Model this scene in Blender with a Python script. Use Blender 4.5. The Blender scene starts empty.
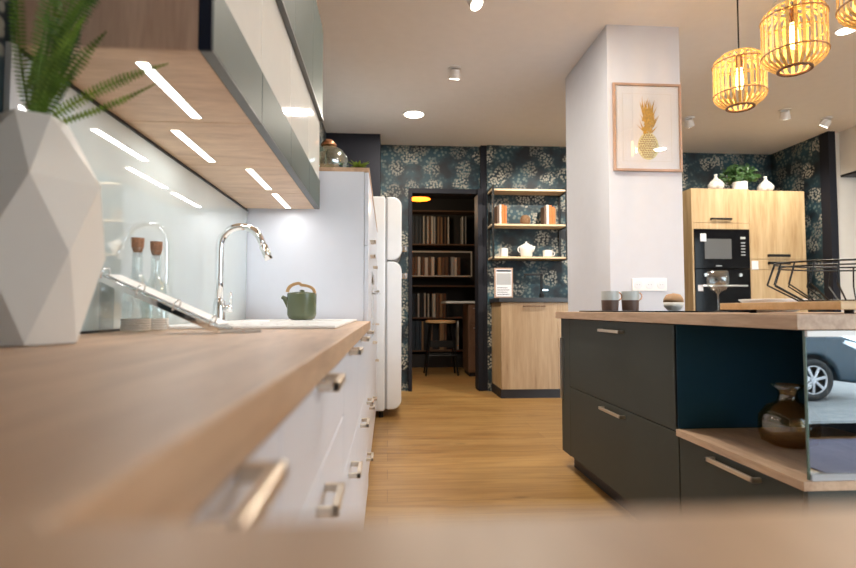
import bpy, bmesh, math, random
from mathutils import Vector, Matrix
random.seed(7)
PI = math.pi
scn = bpy.context.scene
COL = scn.collection

# ------------------------------------------------------------------ camera
cam_d = bpy.data.cameras.new('camera')
cam_d.sensor_width = 36.0
cam_d.lens = 550.0 / 856.0 * 36.0
cam_d.clip_start = 0.005
cam_d.dof.use_dof = True
cam_d.dof.focus_distance = 3.0
cam_d.dof.aperture_fstop = 2.8
cam = bpy.data.objects.new('camera', cam_d)
cam.location = (0, 0, 0.975)
cam.rotation_euler = (PI/2 + 0.04724, 0, -0.07252)
COL.objects.link(cam)
scn.camera = cam

# ------------------------------------------------------------------ light and exposure
scn.view_settings.view_transform = 'Standard'
scn.view_settings.look = 'None'
scn.view_settings.gamma = 1.0
scn.view_settings.use_curve_mapping = False
scn.view_settings.exposure = 0.52
WORLD_STRENGTH = 6.2
SPOT_W = 30.0
LED_W = 0.42
PENDANT_W = 14.0
w = bpy.data.worlds.new('daylight'); scn.world = w
w.use_nodes = True
bgn = w.node_tree.nodes['Background']
bgn.inputs['Color'].default_value = (0.80, 0.89, 1.0, 1)
bgn.inputs['Strength'].default_value = WORLD_STRENGTH
try:
    scn.cycles.max_bounces = 10
    scn.cycles.transparent_max_bounces = 16
    scn.cycles.caustics_reflective = False
    scn.cycles.caustics_refractive = False
    scn.cycles.use_denoising = True
    scn.cycles.sample_clamp_indirect = 6.0
except Exception:
    pass

# ------------------------------------------------------------------ materials
def new_mat(name):
    m = bpy.data.materials.new(name); m.use_nodes = True
    nt = m.node_tree
    return m, nt, nt.nodes['Principled BSDF']
def plain(name, col, rough=0.5, metal=0.0, spec=0.5, bump=0.0, bscale=12, coat=0.0, vary=0.012):
    m, nt, b = new_mat(name)
    n = nt.nodes.new('ShaderNodeTexNoise'); n.inputs['Scale'].default_value = bscale
    tc = nt.nodes.new('ShaderNodeTexCoord'); nt.links.new(tc.outputs['Object'], n.inputs['Vector'])
    r = nt.nodes.new('ShaderNodeValToRGB')
    c = Vector(col)
    lo = [max(0, v*(1-vary)) for v in c]; hi = [min(1, v*(1+vary)) for v in c]
    r.color_ramp.elements[0].position = .3; r.color_ramp.elements[1].position = .7
    r.color_ramp.elements[0].color = (*lo, 1); r.color_ramp.elements[1].color = (*hi, 1)
    nt.links.new(n.outputs['Fac'], r.inputs['Fac']); nt.links.new(r.outputs['Color'], b.inputs['Base Color'])
    b.inputs['Roughness'].default_value = rough; b.inputs['Metallic'].default_value = metal
    b.inputs['Specular IOR Level'].default_value = spec
    b.inputs['Coat Weight'].default_value = coat
    b.inputs['Coat Roughness'].default_value = .0
    if bump:
        bp = nt.nodes.new('ShaderNodeBump'); bp.inputs['Strength'].default_value = bump
        bp.inputs['Distance'].default_value = .01
        nt.links.new(n.outputs['Fac'], bp.inputs['Height']); nt.links.new(bp.outputs['Normal'], b.inputs['Normal'])
    return m
def wood(name, c1, c2, stretch=(1, 1, 1), scale=3.0, rough=0.45, dark=None, knots=True):
    m, nt, b = new_mat(name)
    tc = nt.nodes.new('ShaderNodeTexCoord'); mp = nt.nodes.new('ShaderNodeMapping')
    geo = nt.nodes.new('ShaderNodeNewGeometry')
    nt.links.new(geo.outputs['Position'], mp.inputs['Vector'])
    mp.inputs['Scale'].default_value = stretch
    n1 = nt.nodes.new('ShaderNodeTexNoise'); n1.inputs['Scale'].default_value = scale; n1.inputs['Detail'].default_value = 8
    n1.inputs['Distortion'].default_value = 1.2
    n2 = nt.nodes.new('ShaderNodeTexNoise'); n2.inputs['Scale'].default_value = scale*7; n2.inputs['Detail'].default_value = 4
    for n in (n1, n2): nt.links.new(mp.outputs['Vector'], n.inputs['Vector'])
    mix = nt.nodes.new('ShaderNodeMix'); mix.inputs[0].default_value = .35
    nt.links.new(n1.outputs['Fac'], mix.inputs[2]); nt.links.new(n2.outputs['Fac'], mix.inputs[3])
    r = nt.nodes.new('ShaderNodeValToRGB'); e = r.color_ramp.elements
    e[0].position = .34; e[0].color = (*c2, 1); e[1].position = .62; e[1].color = (*c1, 1)
    if dark:
        k = e.new(.25); k.color = (*dark, 1)
    nt.links.new(mix.outputs[0], r.inputs['Fac']); nt.links.new(r.outputs['Color'], b.inputs['Base Color'])
    b.inputs['Roughness'].default_value = rough
    bp = nt.nodes.new('ShaderNodeBump'); bp.inputs['Strength'].default_value = .08; bp.inputs['Distance'].default_value = .004
    nt.links.new(mix.outputs[0], bp.inputs['Height']); nt.links.new(bp.outputs['Normal'], b.inputs['Normal'])
    return m
def emit(name, col, s):
    m, nt, b = new_mat(name)
    b.inputs['Base Color'].default_value = (*col, 1)
    b.inputs['Emission Color'].default_value = (*col, 1); b.inputs['Emission Strength'].default_value = s
    return m
def pane_mat(name, tint=(.95, .98, .97), refl=None, rough=0.0):
    """thin glass: transparent with a glossy reflection"""
    m, nt, b = new_mat(name); nt.nodes.remove(b)
    out = nt.nodes['Material Output']
    t = nt.nodes.new('ShaderNodeBsdfTransparent'); t.inputs[0].default_value = (*tint, 1)
    g = nt.nodes.new('ShaderNodeBsdfGlossy'); g.inputs['Roughness'].default_value = rough
    mx = nt.nodes.new('ShaderNodeMixShader')
    if refl is None:
        f = nt.nodes.new('ShaderNodeLayerWeight'); f.inputs['Blend'].default_value = .5
        pw = nt.nodes.new('ShaderNodeMath'); pw.operation = 'POWER'; pw.inputs[1].default_value = 5
        mr = nt.nodes.new('ShaderNodeMapRange'); mr.inputs[3].default_value = .04; mr.inputs[4].default_value = 1
        nt.links.new(f.outputs['Facing'], pw.inputs[0]); nt.links.new(pw.outputs[0], mr.inputs[0])
        nt.links.new(mr.outputs[0], mx.inputs[0])
    else:
        mx.inputs[0].default_value = refl
    nt.links.new(t.outputs[0], mx.inputs[1]); nt.links.new(g.outputs[0], mx.inputs[2])
    nt.links.new(mx.outputs[0], out.inputs['Surface'])
    return m
def glass_mat(name, col, ior=1.45, rough=0.0):
    m, nt, b = new_mat(name)
    b.inputs['Base Color'].default_value = (*col, 1); b.inputs['Transmission Weight'].default_value = 1
    b.inputs['IOR'].default_value = ior; b.inputs['Roughness'].default_value = rough
    return m
def wallpaper_mat(name):
    m, nt, b = new_mat(name)
    geo = nt.nodes.new('ShaderNodeNewGeometry')
    def N(t): return nt.nodes.new(t)
    def L(a, c): nt.links.new(a, c)
    # collapse x and y onto one horizontal axis so that it works on every wall
    sep = N('ShaderNodeSeparateXYZ'); L(geo.outputs['Position'], sep.inputs[0])
    ad = N('ShaderNodeMath'); ad.operation = 'ADD'; L(sep.outputs[0], ad.inputs[0]); L(sep.outputs[1], ad.inputs[1])
    cmb = N('ShaderNodeCombineXYZ'); L(ad.outputs[0], cmb.inputs[0]); L(sep.outputs[2], cmb.inputs[1])
    v1 = N('ShaderNodeTexVoronoi'); v1.voronoi_dimensions = '2D'; v1.inputs['Scale'].default_value = 4.0; v1.inputs['Randomness'].default_value = .9
    v2 = N('ShaderNodeTexVoronoi'); v2.voronoi_dimensions = '2D'; v2.inputs['Scale'].default_value = 34
    v3 = N('ShaderNodeTexVoronoi'); v3.voronoi_dimensions = '2D'; v3.inputs['Scale'].default_value = 19
    nz = N('ShaderNodeTexNoise'); nz.inputs['Scale'].default_value = 4; nz.inputs['Detail'].default_value = 6
    wn = N('ShaderNodeTexNoise'); wn.inputs['Scale'].default_value = 7; wn.inputs['Detail'].default_value = 3; L(cmb.outputs[0], wn.inputs['Vector'])
    wa = N('ShaderNodeVectorMath'); wa.operation = 'MULTIPLY_ADD'; L(wn.outputs['Color'], wa.inputs[0]); wa.inputs[1].default_value = (.16, .16, 0); L(cmb.outputs[0], wa.inputs[2])
    for v in (v2, v3, nz): L(cmb.outputs[0], v.inputs['Vector'])
    L(wa.outputs[0], v1.inputs['Vector'])
    def less(sock, val, soft):
        mr = N('ShaderNodeMapRange'); mr.inputs[1].default_value = val - soft; mr.inputs[2].default_value = val + soft
        mr.inputs[3].default_value = 1; mr.inputs[4].default_value = 0; L(sock, mr.inputs[0]); return mr.outputs[0]
    def mul(a, c):
        k = N('ShaderNodeMath'); k.operation = 'MULTIPLY'; L(a, k.inputs[0]); L(c, k.inputs[1]); return k.outputs[0]
    head = less(v1.outputs['Distance'], .37, .06)
    dots = less(v2.outputs['Distance'], .40, .08)
    flower = mul(head, dots)
    leaf = less(v3.outputs['Distance'], .30, .08)
    sel = N('ShaderNodeMapRange'); sel.inputs[1].default_value = .48; sel.inputs[2].default_value = .6; L(nz.outputs['Fac'], sel.inputs[0])
    leafm = mul(leaf, sel.outputs[0])
    base = N('ShaderNodeValToRGB'); base.color_ramp.elements[0].position = .38; base.color_ramp.elements[1].position = .66
    base.color_ramp.elements[0].color = (.005, .008, .013, 1); base.color_ramp.elements[1].color = (.014, .060, .085, 1)
    L(nz.outputs['Fac'], base.inputs[0])
    fcol = N('ShaderNodeMix'); fcol.data_type = 'RGBA'; L(v1.outputs['Color'], fcol.inputs[0])
    fcol.inputs[6].default_value = (.11, .11, .10, 1); fcol.inputs[7].default_value = (.46, .44, .37, 1)
    m1 = N('ShaderNodeMix'); m1.data_type = 'RGBA'; L(leafm, m1.inputs[0]); L(base.outputs[0], m1.inputs[6]); m1.inputs[7].default_value = (.13, .17, .16, 1)
    m2 = N('ShaderNodeMix'); m2.data_type = 'RGBA'; L(flower, m2.inputs[0]); L(m1.outputs[2], m2.inputs[6]); L(fcol.outputs[2], m2.inputs[7])
    L(m2.outputs[2], b.inputs['Base Color']); b.inputs['Roughness'].default_value = .6
    return m
def floor_mat():
    m, nt, b = new_mat('oak_floor')
    geo = nt.nodes.new('ShaderNodeNewGeometry')
    br = nt.nodes.new('ShaderNodeTexBrick'); br.inputs['Scale'].default_value = 1
    br.inputs['Brick Width'].default_value = 1.9; br.inputs['Row Height'].default_value = .19
    br.inputs['Mortar Size'].default_value = .0022; br.inputs['Mortar Smooth'].default_value = .3
    br.offset = .37
    br.inputs['Color1'].default_value = (.355, .198, .062, 1); br.inputs['Color2'].default_value = (.44, .265, .095, 1)
    br.inputs['Mortar'].default_value = (.24, .13, .05, 1)
    nt.links.new(geo.outputs['Position'], br.inputs['Vector'])
    mp = nt.nodes.new('ShaderNodeMapping'); mp.inputs['Scale'].default_value = (.9, 9, 1); nt.links.new(geo.outputs['Position'], mp.inputs['Vector'])
    n = nt.nodes.new('ShaderNodeTexNoise'); n.inputs['Scale'].default_value = 2.0; n.inputs['Detail'].default_value = 7; n.inputs['Distortion'].default_value = .9
    nt.links.new(mp.outputs[0], n.inputs['Vector'])
    r = nt.nodes.new('ShaderNodeValToRGB'); r.color_ramp.elements[0].position = .3; r.color_ramp.elements[1].position = .6
    r.color_ramp.elements[0].color = (.58, .48, .38, 1); r.color_ramp.elements[1].color = (1.0, 1.0, 1.0, 1)
    nt.links.new(n.outputs['Fac'], r.inputs[0])
    v = nt.nodes.new('ShaderNodeTexVoronoi'); v.inputs['Scale'].default_value = 1.6
    mp2 = nt.nodes.new('ShaderNodeMapping'); mp2.inputs['Scale'].default_value = (1, 2.4, 1); nt.links.new(geo.outputs['Position'], mp2.inputs['Vector'])
    nt.links.new(mp2.outputs[0], v.inputs['Vector'])
    kr = nt.nodes.new('ShaderNodeMapRange'); kr.inputs[1].default_value = .02; kr.inputs[2].default_value = .10; kr.inputs[3].default_value = .45; kr.inputs[4].default_value = 1
    nt.links.new(v.outputs['Distance'], kr.inputs[0])
    mm = nt.nodes.new('ShaderNodeMix'); mm.data_type = 'RGBA'; mm.blend_type = 'MULTIPLY'; mm.inputs[0].default_value = .8
    nt.links.new(br.outputs['Color'], mm.inputs[6]); nt.links.new(r.outputs[0], mm.inputs[7])
    m3 = nt.nodes.new('ShaderNodeMix'); m3.data_type = 'RGBA'; m3.blend_type = 'MULTIPLY'; m3.inputs[0].default_value = .7
    nt.links.new(mm.outputs[2], m3.inputs[6]); nt.links.new(kr.outputs[0], m3.inputs[7])
    nt.links.new(m3.outputs[2], b.inputs['Base Color']); b.inputs['Roughness'].default_value = .38
    return m
def paving_mat():
    m, nt, b = new_mat('paving')
    geo = nt.nodes.new('ShaderNodeNewGeometry')
    br = nt.nodes.new('ShaderNodeTexBrick'); br.inputs['Scale'].default_value = 1
    br.inputs['Brick Width'].default_value = .22; br.inputs['Row Height'].default_value = .11; br.inputs['Mortar Size'].default_value = .008
    br.inputs['Color1'].default_value = (.16, .16, .158, 1); br.inputs['Color2'].default_value = (.235, .23, .22, 1); br.inputs['Mortar'].default_value = (.16, .16, .16, 1)
    nt.links.new(geo.outputs['Position'], br.inputs['Vector']); nt.links.new(br.outputs['Color'], b.inputs['Base Color'])
    b.inputs['Roughness'].default_value = .7
    return m
M = {}
M['floor'] = floor_mat(); M['paving'] = paving_mat(); M['paper'] = wallpaper_mat('teal_wallpaper')
M['ceiling'] = plain('ceiling_paint', (.88, .88, .90), .8)
M['wall_white'] = plain('white_wall_paint', (.74, .70, .64), .75)
M['column_front'] = plain('column_paint', (.63, .64, .70), .7)
M['navy'] = plain('navy_paint', (.016, .017, .024), .6, spec=.2)
M['dark'] = plain('black_wall_paint', (.012, .011, .012), .6)
M['worktop'] = wood('oak_worktop', (.60, .415, .28), (.41, .26, .165), (7, .8, 7), 2.2, .42)
M['worktop_x'] = wood('oak_worktop_crosswise', (.62, .40, .255), (.43, .26, .155), (.8, 7, 7), 2.2, .42)
M['under'] = wood('oak_underside', (.76, .54, .36), (.58, .38, .24), (1.2, 5, 5), 2.4, .42)
M['desk_wood'] = wood('brown_desk_wood', (.20, .10, .055), (.12, .06, .03), (6, 6, .7), 2.5, .5)
M['side_oak'] = wood('oak_side_panel', (.62, .41, .30), (.46, .29, .205), (6, 6, .7), 2.5, .5)
M['oak_front'] = wood('pale_oak_front', (.62, .45, .25), (.44, .28, .13), (5, 5, .45), 1.5, .45, (.24, .14, .06))
M['oak_front2'] = wood('beige_oak_front', (.46, .33, .205), (.33, .215, .12), (5, 5, .45), 1.6, .45, (.22, .14, .08))
M['board'] = wood('pale_board', (.70, .47, .24), (.58, .36, .16), (1, 6, 6), 2.5, .45)
M['shelf_oak'] = wood('pale_shelf_oak', (.74, .58, .38), (.62, .46, .28), (1, 6, 6), 2.5, .5)
M['white_front'] = plain('white_lacquer', (.73, .76, .85), .32)
M['white_gloss'] = plain('white_glass_front', (.78, .78, .75), .05)
M['sage'] = plain('grey_green_glass_front', (.085, .106, .098), .5, spec=.22)
M['sage_edge'] = plain('graphite_edge', (.10, .105, .105), .4)
M['navy_edge'] = plain('navy_edge', (.010, .014, .028), .5, spec=.2)
M['graphite'] = plain('graphite_lacquer', (.043, .049, .043), .5, spec=.3)
M['petrol'] = plain('petrol_blue_panel', (.011, .055, .092), .55, spec=.25)
M['black'] = plain('matt_black', (.010, .010, .011), .45, spec=.3)
M['blackgloss'] = plain('black_glass', (.006, .006, .007), .08, spec=.12)
M['blackmetal'] = plain('black_metal', (.018, .018, .018), .4, .6)
M['chrome'] = plain('chrome', (.82, .84, .86), .07, 1.0)
M['steel'] = plain('brushed_steel', (.58, .57, .55), .28, 1.0)
M['bronze'] = plain('champagne_metal', (.74, .65, .54), .3, .85)
M['splash'] = plain('back_painted_glass', (.55, .62, .62), .03, coat=1.0, spec=.8)
M['ceramic_white'] = plain('white_ceramic', (.86, .85, .84), .3)
M['vase_white'] = plain('matt_white_ceramic', (.72, .69, .65), .6)
M['fridge'] = plain('cream_enamel', (.86, .89, .93), .16)
M['teapot_green'] = plain('green_glaze', (.095, .115, .065), .22)
M['handle_wood'] = wood('bent_wood', (.55, .33, .15), (.42, .24, .10), (3, 3, 3), 5, .5)
M['cork'] = plain('cork', (.30, .15, .085), .8, bump=.3, bscale=150, vary=.2)
M['clear'] = glass_mat('clear_glass', (.97, .99, .98), 1.3)
M['amber'] = pane_mat('amber_glass', (.88, .76, .54), .10, .02)
M['pane'] = pane_mat('window_pane')
M['acrylic'] = pane_mat('clear_acrylic', (.86, .88, .89), .16, .05)
M['mirrorpane'] = pane_mat('reflective_glass', (.80, .86, .90), .33)
M['glassedge'] = plain('glass_edge', (.10, .16, .13), .2)
M['leaf'] = plain('fern_green', (.085, .17, .014), .5, vary=.35, bscale=40)
M['leaf2'] = plain('fern_green_pale', (.18, .29, .035), .5, vary=.35, bscale=40)
M['darkleaf'] = plain('dark_leaf', (.025, .075, .012), .5, vary=.4, bscale=60)
M['bamboo'] = plain('rattan', (.74, .50, .17), .55, vary=.2, bscale=90)
M['bulb'] = emit('warm_bulb', (1.0, .60, .18), 12)
M['led'] = emit('led_diffuser', (1.0, .96, .90), 6)
M['lamp_disc'] = emit('downlight_disc', (1.0, .93, .80), 9)
M['paperwhite'] = plain('print_paper', (.78, .78, .82), .6)
M['gold'] = plain('gold_ink', (.58, .33, .05), .45, vary=.3, bscale=70)
M['gold2'] = plain('pale_gold_ink', (.74, .64, .36), .5, vary=.5, bscale=160)
M['frame_oak'] = plain('pinkish_oak_frame', (.44, .28, .20), .5, vary=.1)
M['orange'] = plain('orange_book_cloth', (.58, .17, .035), .6, vary=.1)
M['tan'] = plain('tan_spine', (.34, .20, .10), .6)
M['brown'] = plain('brown_spine', (.13, .07, .04), .6)
M['cream'] = plain('cream_spine', (.68, .66, .62), .6)
M['bluedark'] = plain('dark_blue_spine', (.015, .03, .05), .6)
M['slate'] = plain('slate_worktop', (.035, .037, .042), .35)
M['grey'] = plain('grey_plastic', (.42, .43, .45), .5)
M['brownglaze'] = plain('brown_stoneware', (.115, .062, .045), .5)
M['greyglaze'] = plain('pale_grey_glaze', (.50, .52, .51), .3)
M['carblue'] = plain('dark_blue_car_paint', (.006, .032, .055), .3, coat=.2)
M['tyre'] = plain('tyre_rubber', (.012, .012, .013), .7)
M['alloy'] = plain('alloy_wheel', (.50, .50, .52), .3, .8)
M['headlight'] = plain('headlight_glass', (.75, .80, .85), .08, .4, coat=1)
M['matgrey'] = plain('violet_grey_mat', (.12, .11, .17), .9)
M['plinth'] = plain('black_plinth', (.010, .009, .012), .5)
M['copper'] = plain('copper', (.55, .27, .15), .25, .9)
M['amberlamp'] = emit('amber_lamp_shade', (1.0, .20, .01), .5)
M['dimgrey'] = plain('dim_window', (.10, .095, .09), .3)
M['wicker'] = plain('wicker', (.22, .12, .06), .8, bump=.6, bscale=120, vary=.5)
M['pattern_white'] = plain('patterned_white_ceramic', (.62, .62, .60), .4, vary=.35, bscale=25)

# ------------------------------------------------------------------ mesh helpers
class MB:
    def __init__(s, off=(0, 0, 0)):
        s.bm = bmesh.new(); s.off = Vector(off)
    def _v(s, p): return s.bm.verts.new(Vector(p) - s.off)
    def box(s, x0, x1, y0, y1, z0, z1):
        v = [s._v(p) for p in ((x0,y0,z0),(x1,y0,z0),(x1,y1,z0),(x0,y1,z0),(x0,y0,z1),(x1,y0,z1),(x1,y1,z1),(x0,y1,z1))]
        for f in ((3,2,1,0),(4,5,6,7),(0,1,5,4),(1,2,6,5),(2,3,7,6),(3,0,4,7)): s.bm.faces.new([v[i] for i in f])
        return s
    def obox(s, c, ax, ay, az, h):
        """oriented box: centre, three unit axes, half sizes"""
        c = Vector(c); ax, ay, az = Vector(ax)*h[0], Vector(ay)*h[1], Vector(az)*h[2]
        v = [s._v(c + a*ax + b*ay + d*az) for a, b, d in ((-1,-1,-1),(1,-1,-1),(1,1,-1),(-1,1,-1),(-1,-1,1),(1,-1,1),(1,1,1),(-1,1,1))]
        for f in ((3,2,1,0),(4,5,6,7),(0,1,5,4),(1,2,6,5),(2,3,7,6),(3,0,4,7)): s.bm.faces.new([v[i] for i in f])
        return s
    def tube(s, pts, r, seg=10, closed=False, cap=True):
        pts = [Vector(p) for p in pts]; n = len(pts); rings = []
        rr = r if isinstance(r, (list, tuple)) else [r]*n
        prev = None
        for i, p in enumerate(pts):
            if closed: t = pts[(i+1) % n] - pts[i-1]
            else: t = pts[min(i+1, n-1)] - pts[max(i-1, 0)]
            t.normalize()
            a = Vector((0, 0, 1)) if abs(t.z) < .9 else Vector((1, 0, 0))
            if prev is not None: a = prev
            u = (a - t*a.dot(t)).normalized(); prev = u
            k = t.cross(u)
            rings.append([s._v(p + rr[i]*(math.cos(2*PI*j/seg)*u + math.sin(2*PI*j/seg)*k)) for j in range(seg)])
        m = n if closed else n-1
        for i in range(m):
            A, B = rings[i], rings[(i+1) % n]
            for j in range(seg): s.bm.faces.new((A[j], A[(j+1) % seg], B[(j+1) % seg], B[j]))
        if cap and not closed:
            s.bm.faces.new(list(reversed(rings[0]))); s.bm.faces.new(rings[-1])
        return s
    def lathe(s, prof, c=(0, 0, 0), seg=32, closed=False):
        c = Vector(c); rings = []
        for r, z in prof:
            if r < 1e-5: rings.append([s._v(c + Vector((0, 0, z)))])
            else: rings.append([s._v(c + Vector((r*math.cos(2*PI*j/seg), r*math.sin(2*PI*j/seg), z))) for j in range(seg)])
        n = len(rings)
        for i in range(n if closed else n-1):
            A, B = rings[i], rings[(i+1) % n]
            for j in range(seg):
                k = (j+1) % seg
                if len(A) == 1 and len(B) == 1: break
                if len(A) == 1: s.bm.faces.new((A[0], B[k], B[j]))
                elif len(B) == 1: s.bm.faces.new((A[j], A[k], B[0]))
                else: s.bm.faces.new((A[j], A[k], B[k], B[j]))
        return s
    def prism(s, poly, axis, a0, a1):
        """poly in the other two axes, in cyclic order x:(y,z) y:(x,z) z:(x,y)"""
        def P(u, v, a): return {'x': (a, u, v), 'y': (u, a, v), 'z': (u, v, a)}[axis]
        A = [s._v(P(u, v, a0)) for u, v in poly]; B = [s._v(P(u, v, a1)) for u, v in poly]
        n = len(poly)
        s.bm.faces.new(A); s.bm.faces.new(list(reversed(B)))
        for i in range(n): s.bm.faces.new((A[i], B[i], B[(i+1) % n], A[(i+1) % n]))
        return s
    def face(s, pts):
        s.bm.faces.new([s._v(p) for p in pts]); return s
    def build(s, name, m, parent=None, smooth=False, bevel=0, bseg=2, tri_flat=False, xf=None):
        bmesh.ops.recalc_face_normals(s.bm, faces=s.bm.faces)
        me = bpy.data.meshes.new(name); 
        if xf is not None: s.bm.transform(xf)
        s.bm.to_mesh(me); s.bm.free()
        if smooth:
            for p in me.polygons: p.use_smooth = True
        o = bpy.data.objects.new(name, me); COL.objects.link(o)
        me.materials.append(M[m] if isinstance(m, str) else m)
        if parent is not None: o.parent = parent
        else: o.location = s.off
        if bevel:
            bv = o.modifiers.new('bevel', 'BEVEL'); bv.width = bevel; bv.segments = bseg; bv.limit_method = 'ANGLE'; bv.angle_limit = .6
            if smooth is False:
                pass
        return o
def auto(o, ang=.7):
    """smooth shading that keeps hard edges"""
    me = o.data
    for p in me.polygons: p.use_smooth = True
    bm = bmesh.new(); bm.from_mesh(me)
    for e in bm.edges:
        if len(e.link_faces) == 2 and e.calc_face_angle(0) > ang: e.smooth = False
    bm.to_mesh(me); bm.free(); return o
def thing(name, label, cat, loc=(0, 0, 0), rotz=0, group=None):
    o = bpy.data.objects.new(name, None); COL.objects.link(o); o.empty_display_size = .05
    o.location = loc; o.rotation_euler = (0, 0, rotz)
    o['label'] = label; o['category'] = cat
    if group: o['group'] = group
    return o
def tag(o, label, cat, group=None, kind=None):
    o['label'] = label; o['category'] = cat
    if group: o['group'] = group
    if kind: o['kind'] = kind
    return o
def struct(o): o['kind'] = 'structure'; return o
def dup(root, loc, label=None, rotz=None, group=None):
    r = root.copy(); COL.objects.link(r); r.location = loc
    if rotz is not None: r.rotation_euler = (0, 0, rotz)
    if label: r['label'] = label
    if group: r['group'] = group
    for ch in list(root.children):
        c = ch.copy(); COL.objects.link(c); c.parent = r
        for g in list(ch.children):
            d = g.copy(); COL.objects.link(d); d.parent = c
    return r
def light(kind, name, loc, power, col=(1, 1, 1), size=.1, size_y=None, rot=(0, 0, 0), spot=None, blend=.5, parent=None):
    l = bpy.data.lights.new(name, kind); l.energy = power; l.color = col
    if kind == 'AREA':
        l.size = size
        if size_y: l.shape = 'RECTANGLE'; l.size_y = size_y
        else: l.shape = 'DISK'
    else: l.shadow_soft_size = size
    if spot: l.spot_size = spot; l.spot_blend = blend
    o = bpy.data.objects.new(name, l); COL.objects.link(o); o.location = loc; o.rotation_euler = rot
    if parent: o.parent = parent
    return o

# ------------------------------------------------------------------ the setting
CH = 3.0
def room_box(name, m, *a):
    return struct(MB((a[0], a[2], a[4])).box(*a).build(name, m))
room_box('floor', 'floor', -.8, 8, -1.3, 9.8, -.1, 0)
room_box('ceiling', 'ceiling', -.8, 8, -1.3, 9.8, CH, CH+.1)
room_box('wall_left', 'paper', -.85, -.712, -1.3, 6.7, 0, CH)
# back wall with the doorway to the back room
b = MB((0, 6.7, 0)); b.box(-.712, .26, 6.68, 6.84, 0, CH); b.box(.26, 1.13, 6.68, 6.84, 2.43, CH)
struct(b.build('wall_back', 'paper'))
room_box('wall_back_right', 'paper', 1.205, 2.45, 6.60, 6.84, 0, CH)
room_box('wall_back_alcove', 'paper', 2.45, 4.97, 6.74, 6.84, 0, CH)
room_box('trim_1', 'navy', 1.13, 1.205, 6.62, 6.9, 0, CH)
room_box('wall_navy', 'navy', -.712, -.095, 6.27, 6.68, 0, CH)
room_box('wall_alcove', 'paper', 4.97, 5.09, 5.93, 6.84, 0, CH)
room_box('trim_2', 'navy', 4.965, 5.05, 5.80, 5.93, 0, CH)
room_box('wall_right_back', 'wall_white', 5.05, 8, 5.83, 5.95, 0, CH)
room_box('wall_right', 'wall_white', 8, 8.1, -1.3, 5.95, 0, CH)
# column: warm painted, white front
room_box('wall_column', 'column_front', 1.54, 2.072, 3.712, 4.62, 0, CH)
# door frame
d = MB((.7, 6.66, 0)); d.box(.245, .29, 6.64, 6.86, 0, 2.46); d.box(1.09, 1.15, 6.60, 6.86, 0, 2.46); d.box(.29, 1.09, 6.64, 6.86, 2.40, 2.46)
struct(d.build('door_1', 'navy', bevel=.003))
b = MB((-.6, 9.7, 0)); b.box(-.7, 2.5, 9.72, 9.8, 0, CH); struct(b.build('wall_backroom_far', 'dark'))
room_box('wall_backroom_left', 'dark', -.8, -.7, 6.84, 9.72, 0, CH)
room_box('wall_backroom_right', 'dark', 2.4, 2.5, 6.84, 9.72, 0, CH)
room_box('trim_3', 'dark', -.7, 2.4, 6.90, 9.72, 2.97, 2.999)
# shop front behind the camera: low sill, posts, head, glass panes
b = MB((0, -1.3, 0)); b.box(2.0, 8.1, -1.36, -1.26, -.05, .10); b.box(2.0, 8.1, -1.36, -1.26, 2.75, CH)
for x in (2.03, 2.65, 5.25, 7.98): b.box(x-.03, x+.03, -1.36, -1.26, .1, 2.75)
struct(b.build('window_1', 'black', bevel=.004))
wf = bpy.data.objects['window_1']
for x0, x1 in ((2.06, 2.62), (2.68, 5.22), (5.28, 7.95)):
    o = MB((0, -1.3, 0)).box(x0, x1, -1.314, -1.306, .1, 2.75).build('pane', 'pane', wf)
struct(MB((0, -8, -.42)).box(-14, 20, -22, -1.36, -.52, -.42).build('ground', 'paving'))
room_box('wall_daylight_block', 'wall_white', -.85, 2.0, -1.36, -1.26, 0, CH)  # unseen wall, extended to keep daylight off the near worktop
# wallpaper strip seen at the far left edge is the wall; dark end trim of the glass backsplash

# ------------------------------------------------------------------ handles and cabinets
def bar_handle(par, off, side, x, y, z, ln=.13, proj=.03, t=.010, mat='bronze', along='y', wdt=.012):
    """U handle. side: +1 sticks out to +x, -1 to -x, 'y' sticks out to -y"""
    h = MB(off)
    if along == 'y':
        xo = x + side*proj
        h.box(min(x, xo), max(x, xo), y-ln/2, y-ln/2+t, z-wdt/2, z+wdt/2)
        h.box(min(x, xo), max(x, xo), y+ln/2-t, y+ln/2, z-wdt/2, z+wdt/2)
        h.box(min(xo, xo-side*t), max(xo, xo-side*t), y-ln/2, y+ln/2, z-wdt/2, z+wdt/2)
    else:
        yo = y - proj
        h.box(x-ln/2, x-ln/2+t, yo, y, z-wdt/2, z+wdt/2)
        h.box(x+ln/2-t, x+ln/2, yo, y, z-wdt/2, z+wdt/2)
        h.box(x-ln/2, x+ln/2, yo, yo+t, z-wdt/2, z+wdt/2)
    return h.build('handle', mat, par, bevel=.0015)
def sub(name, m, par, gpar_off, *a, bevel=.0015):
    return MB(gpar_off).box(*a).build(name, m, par, bevel=bevel)

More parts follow.
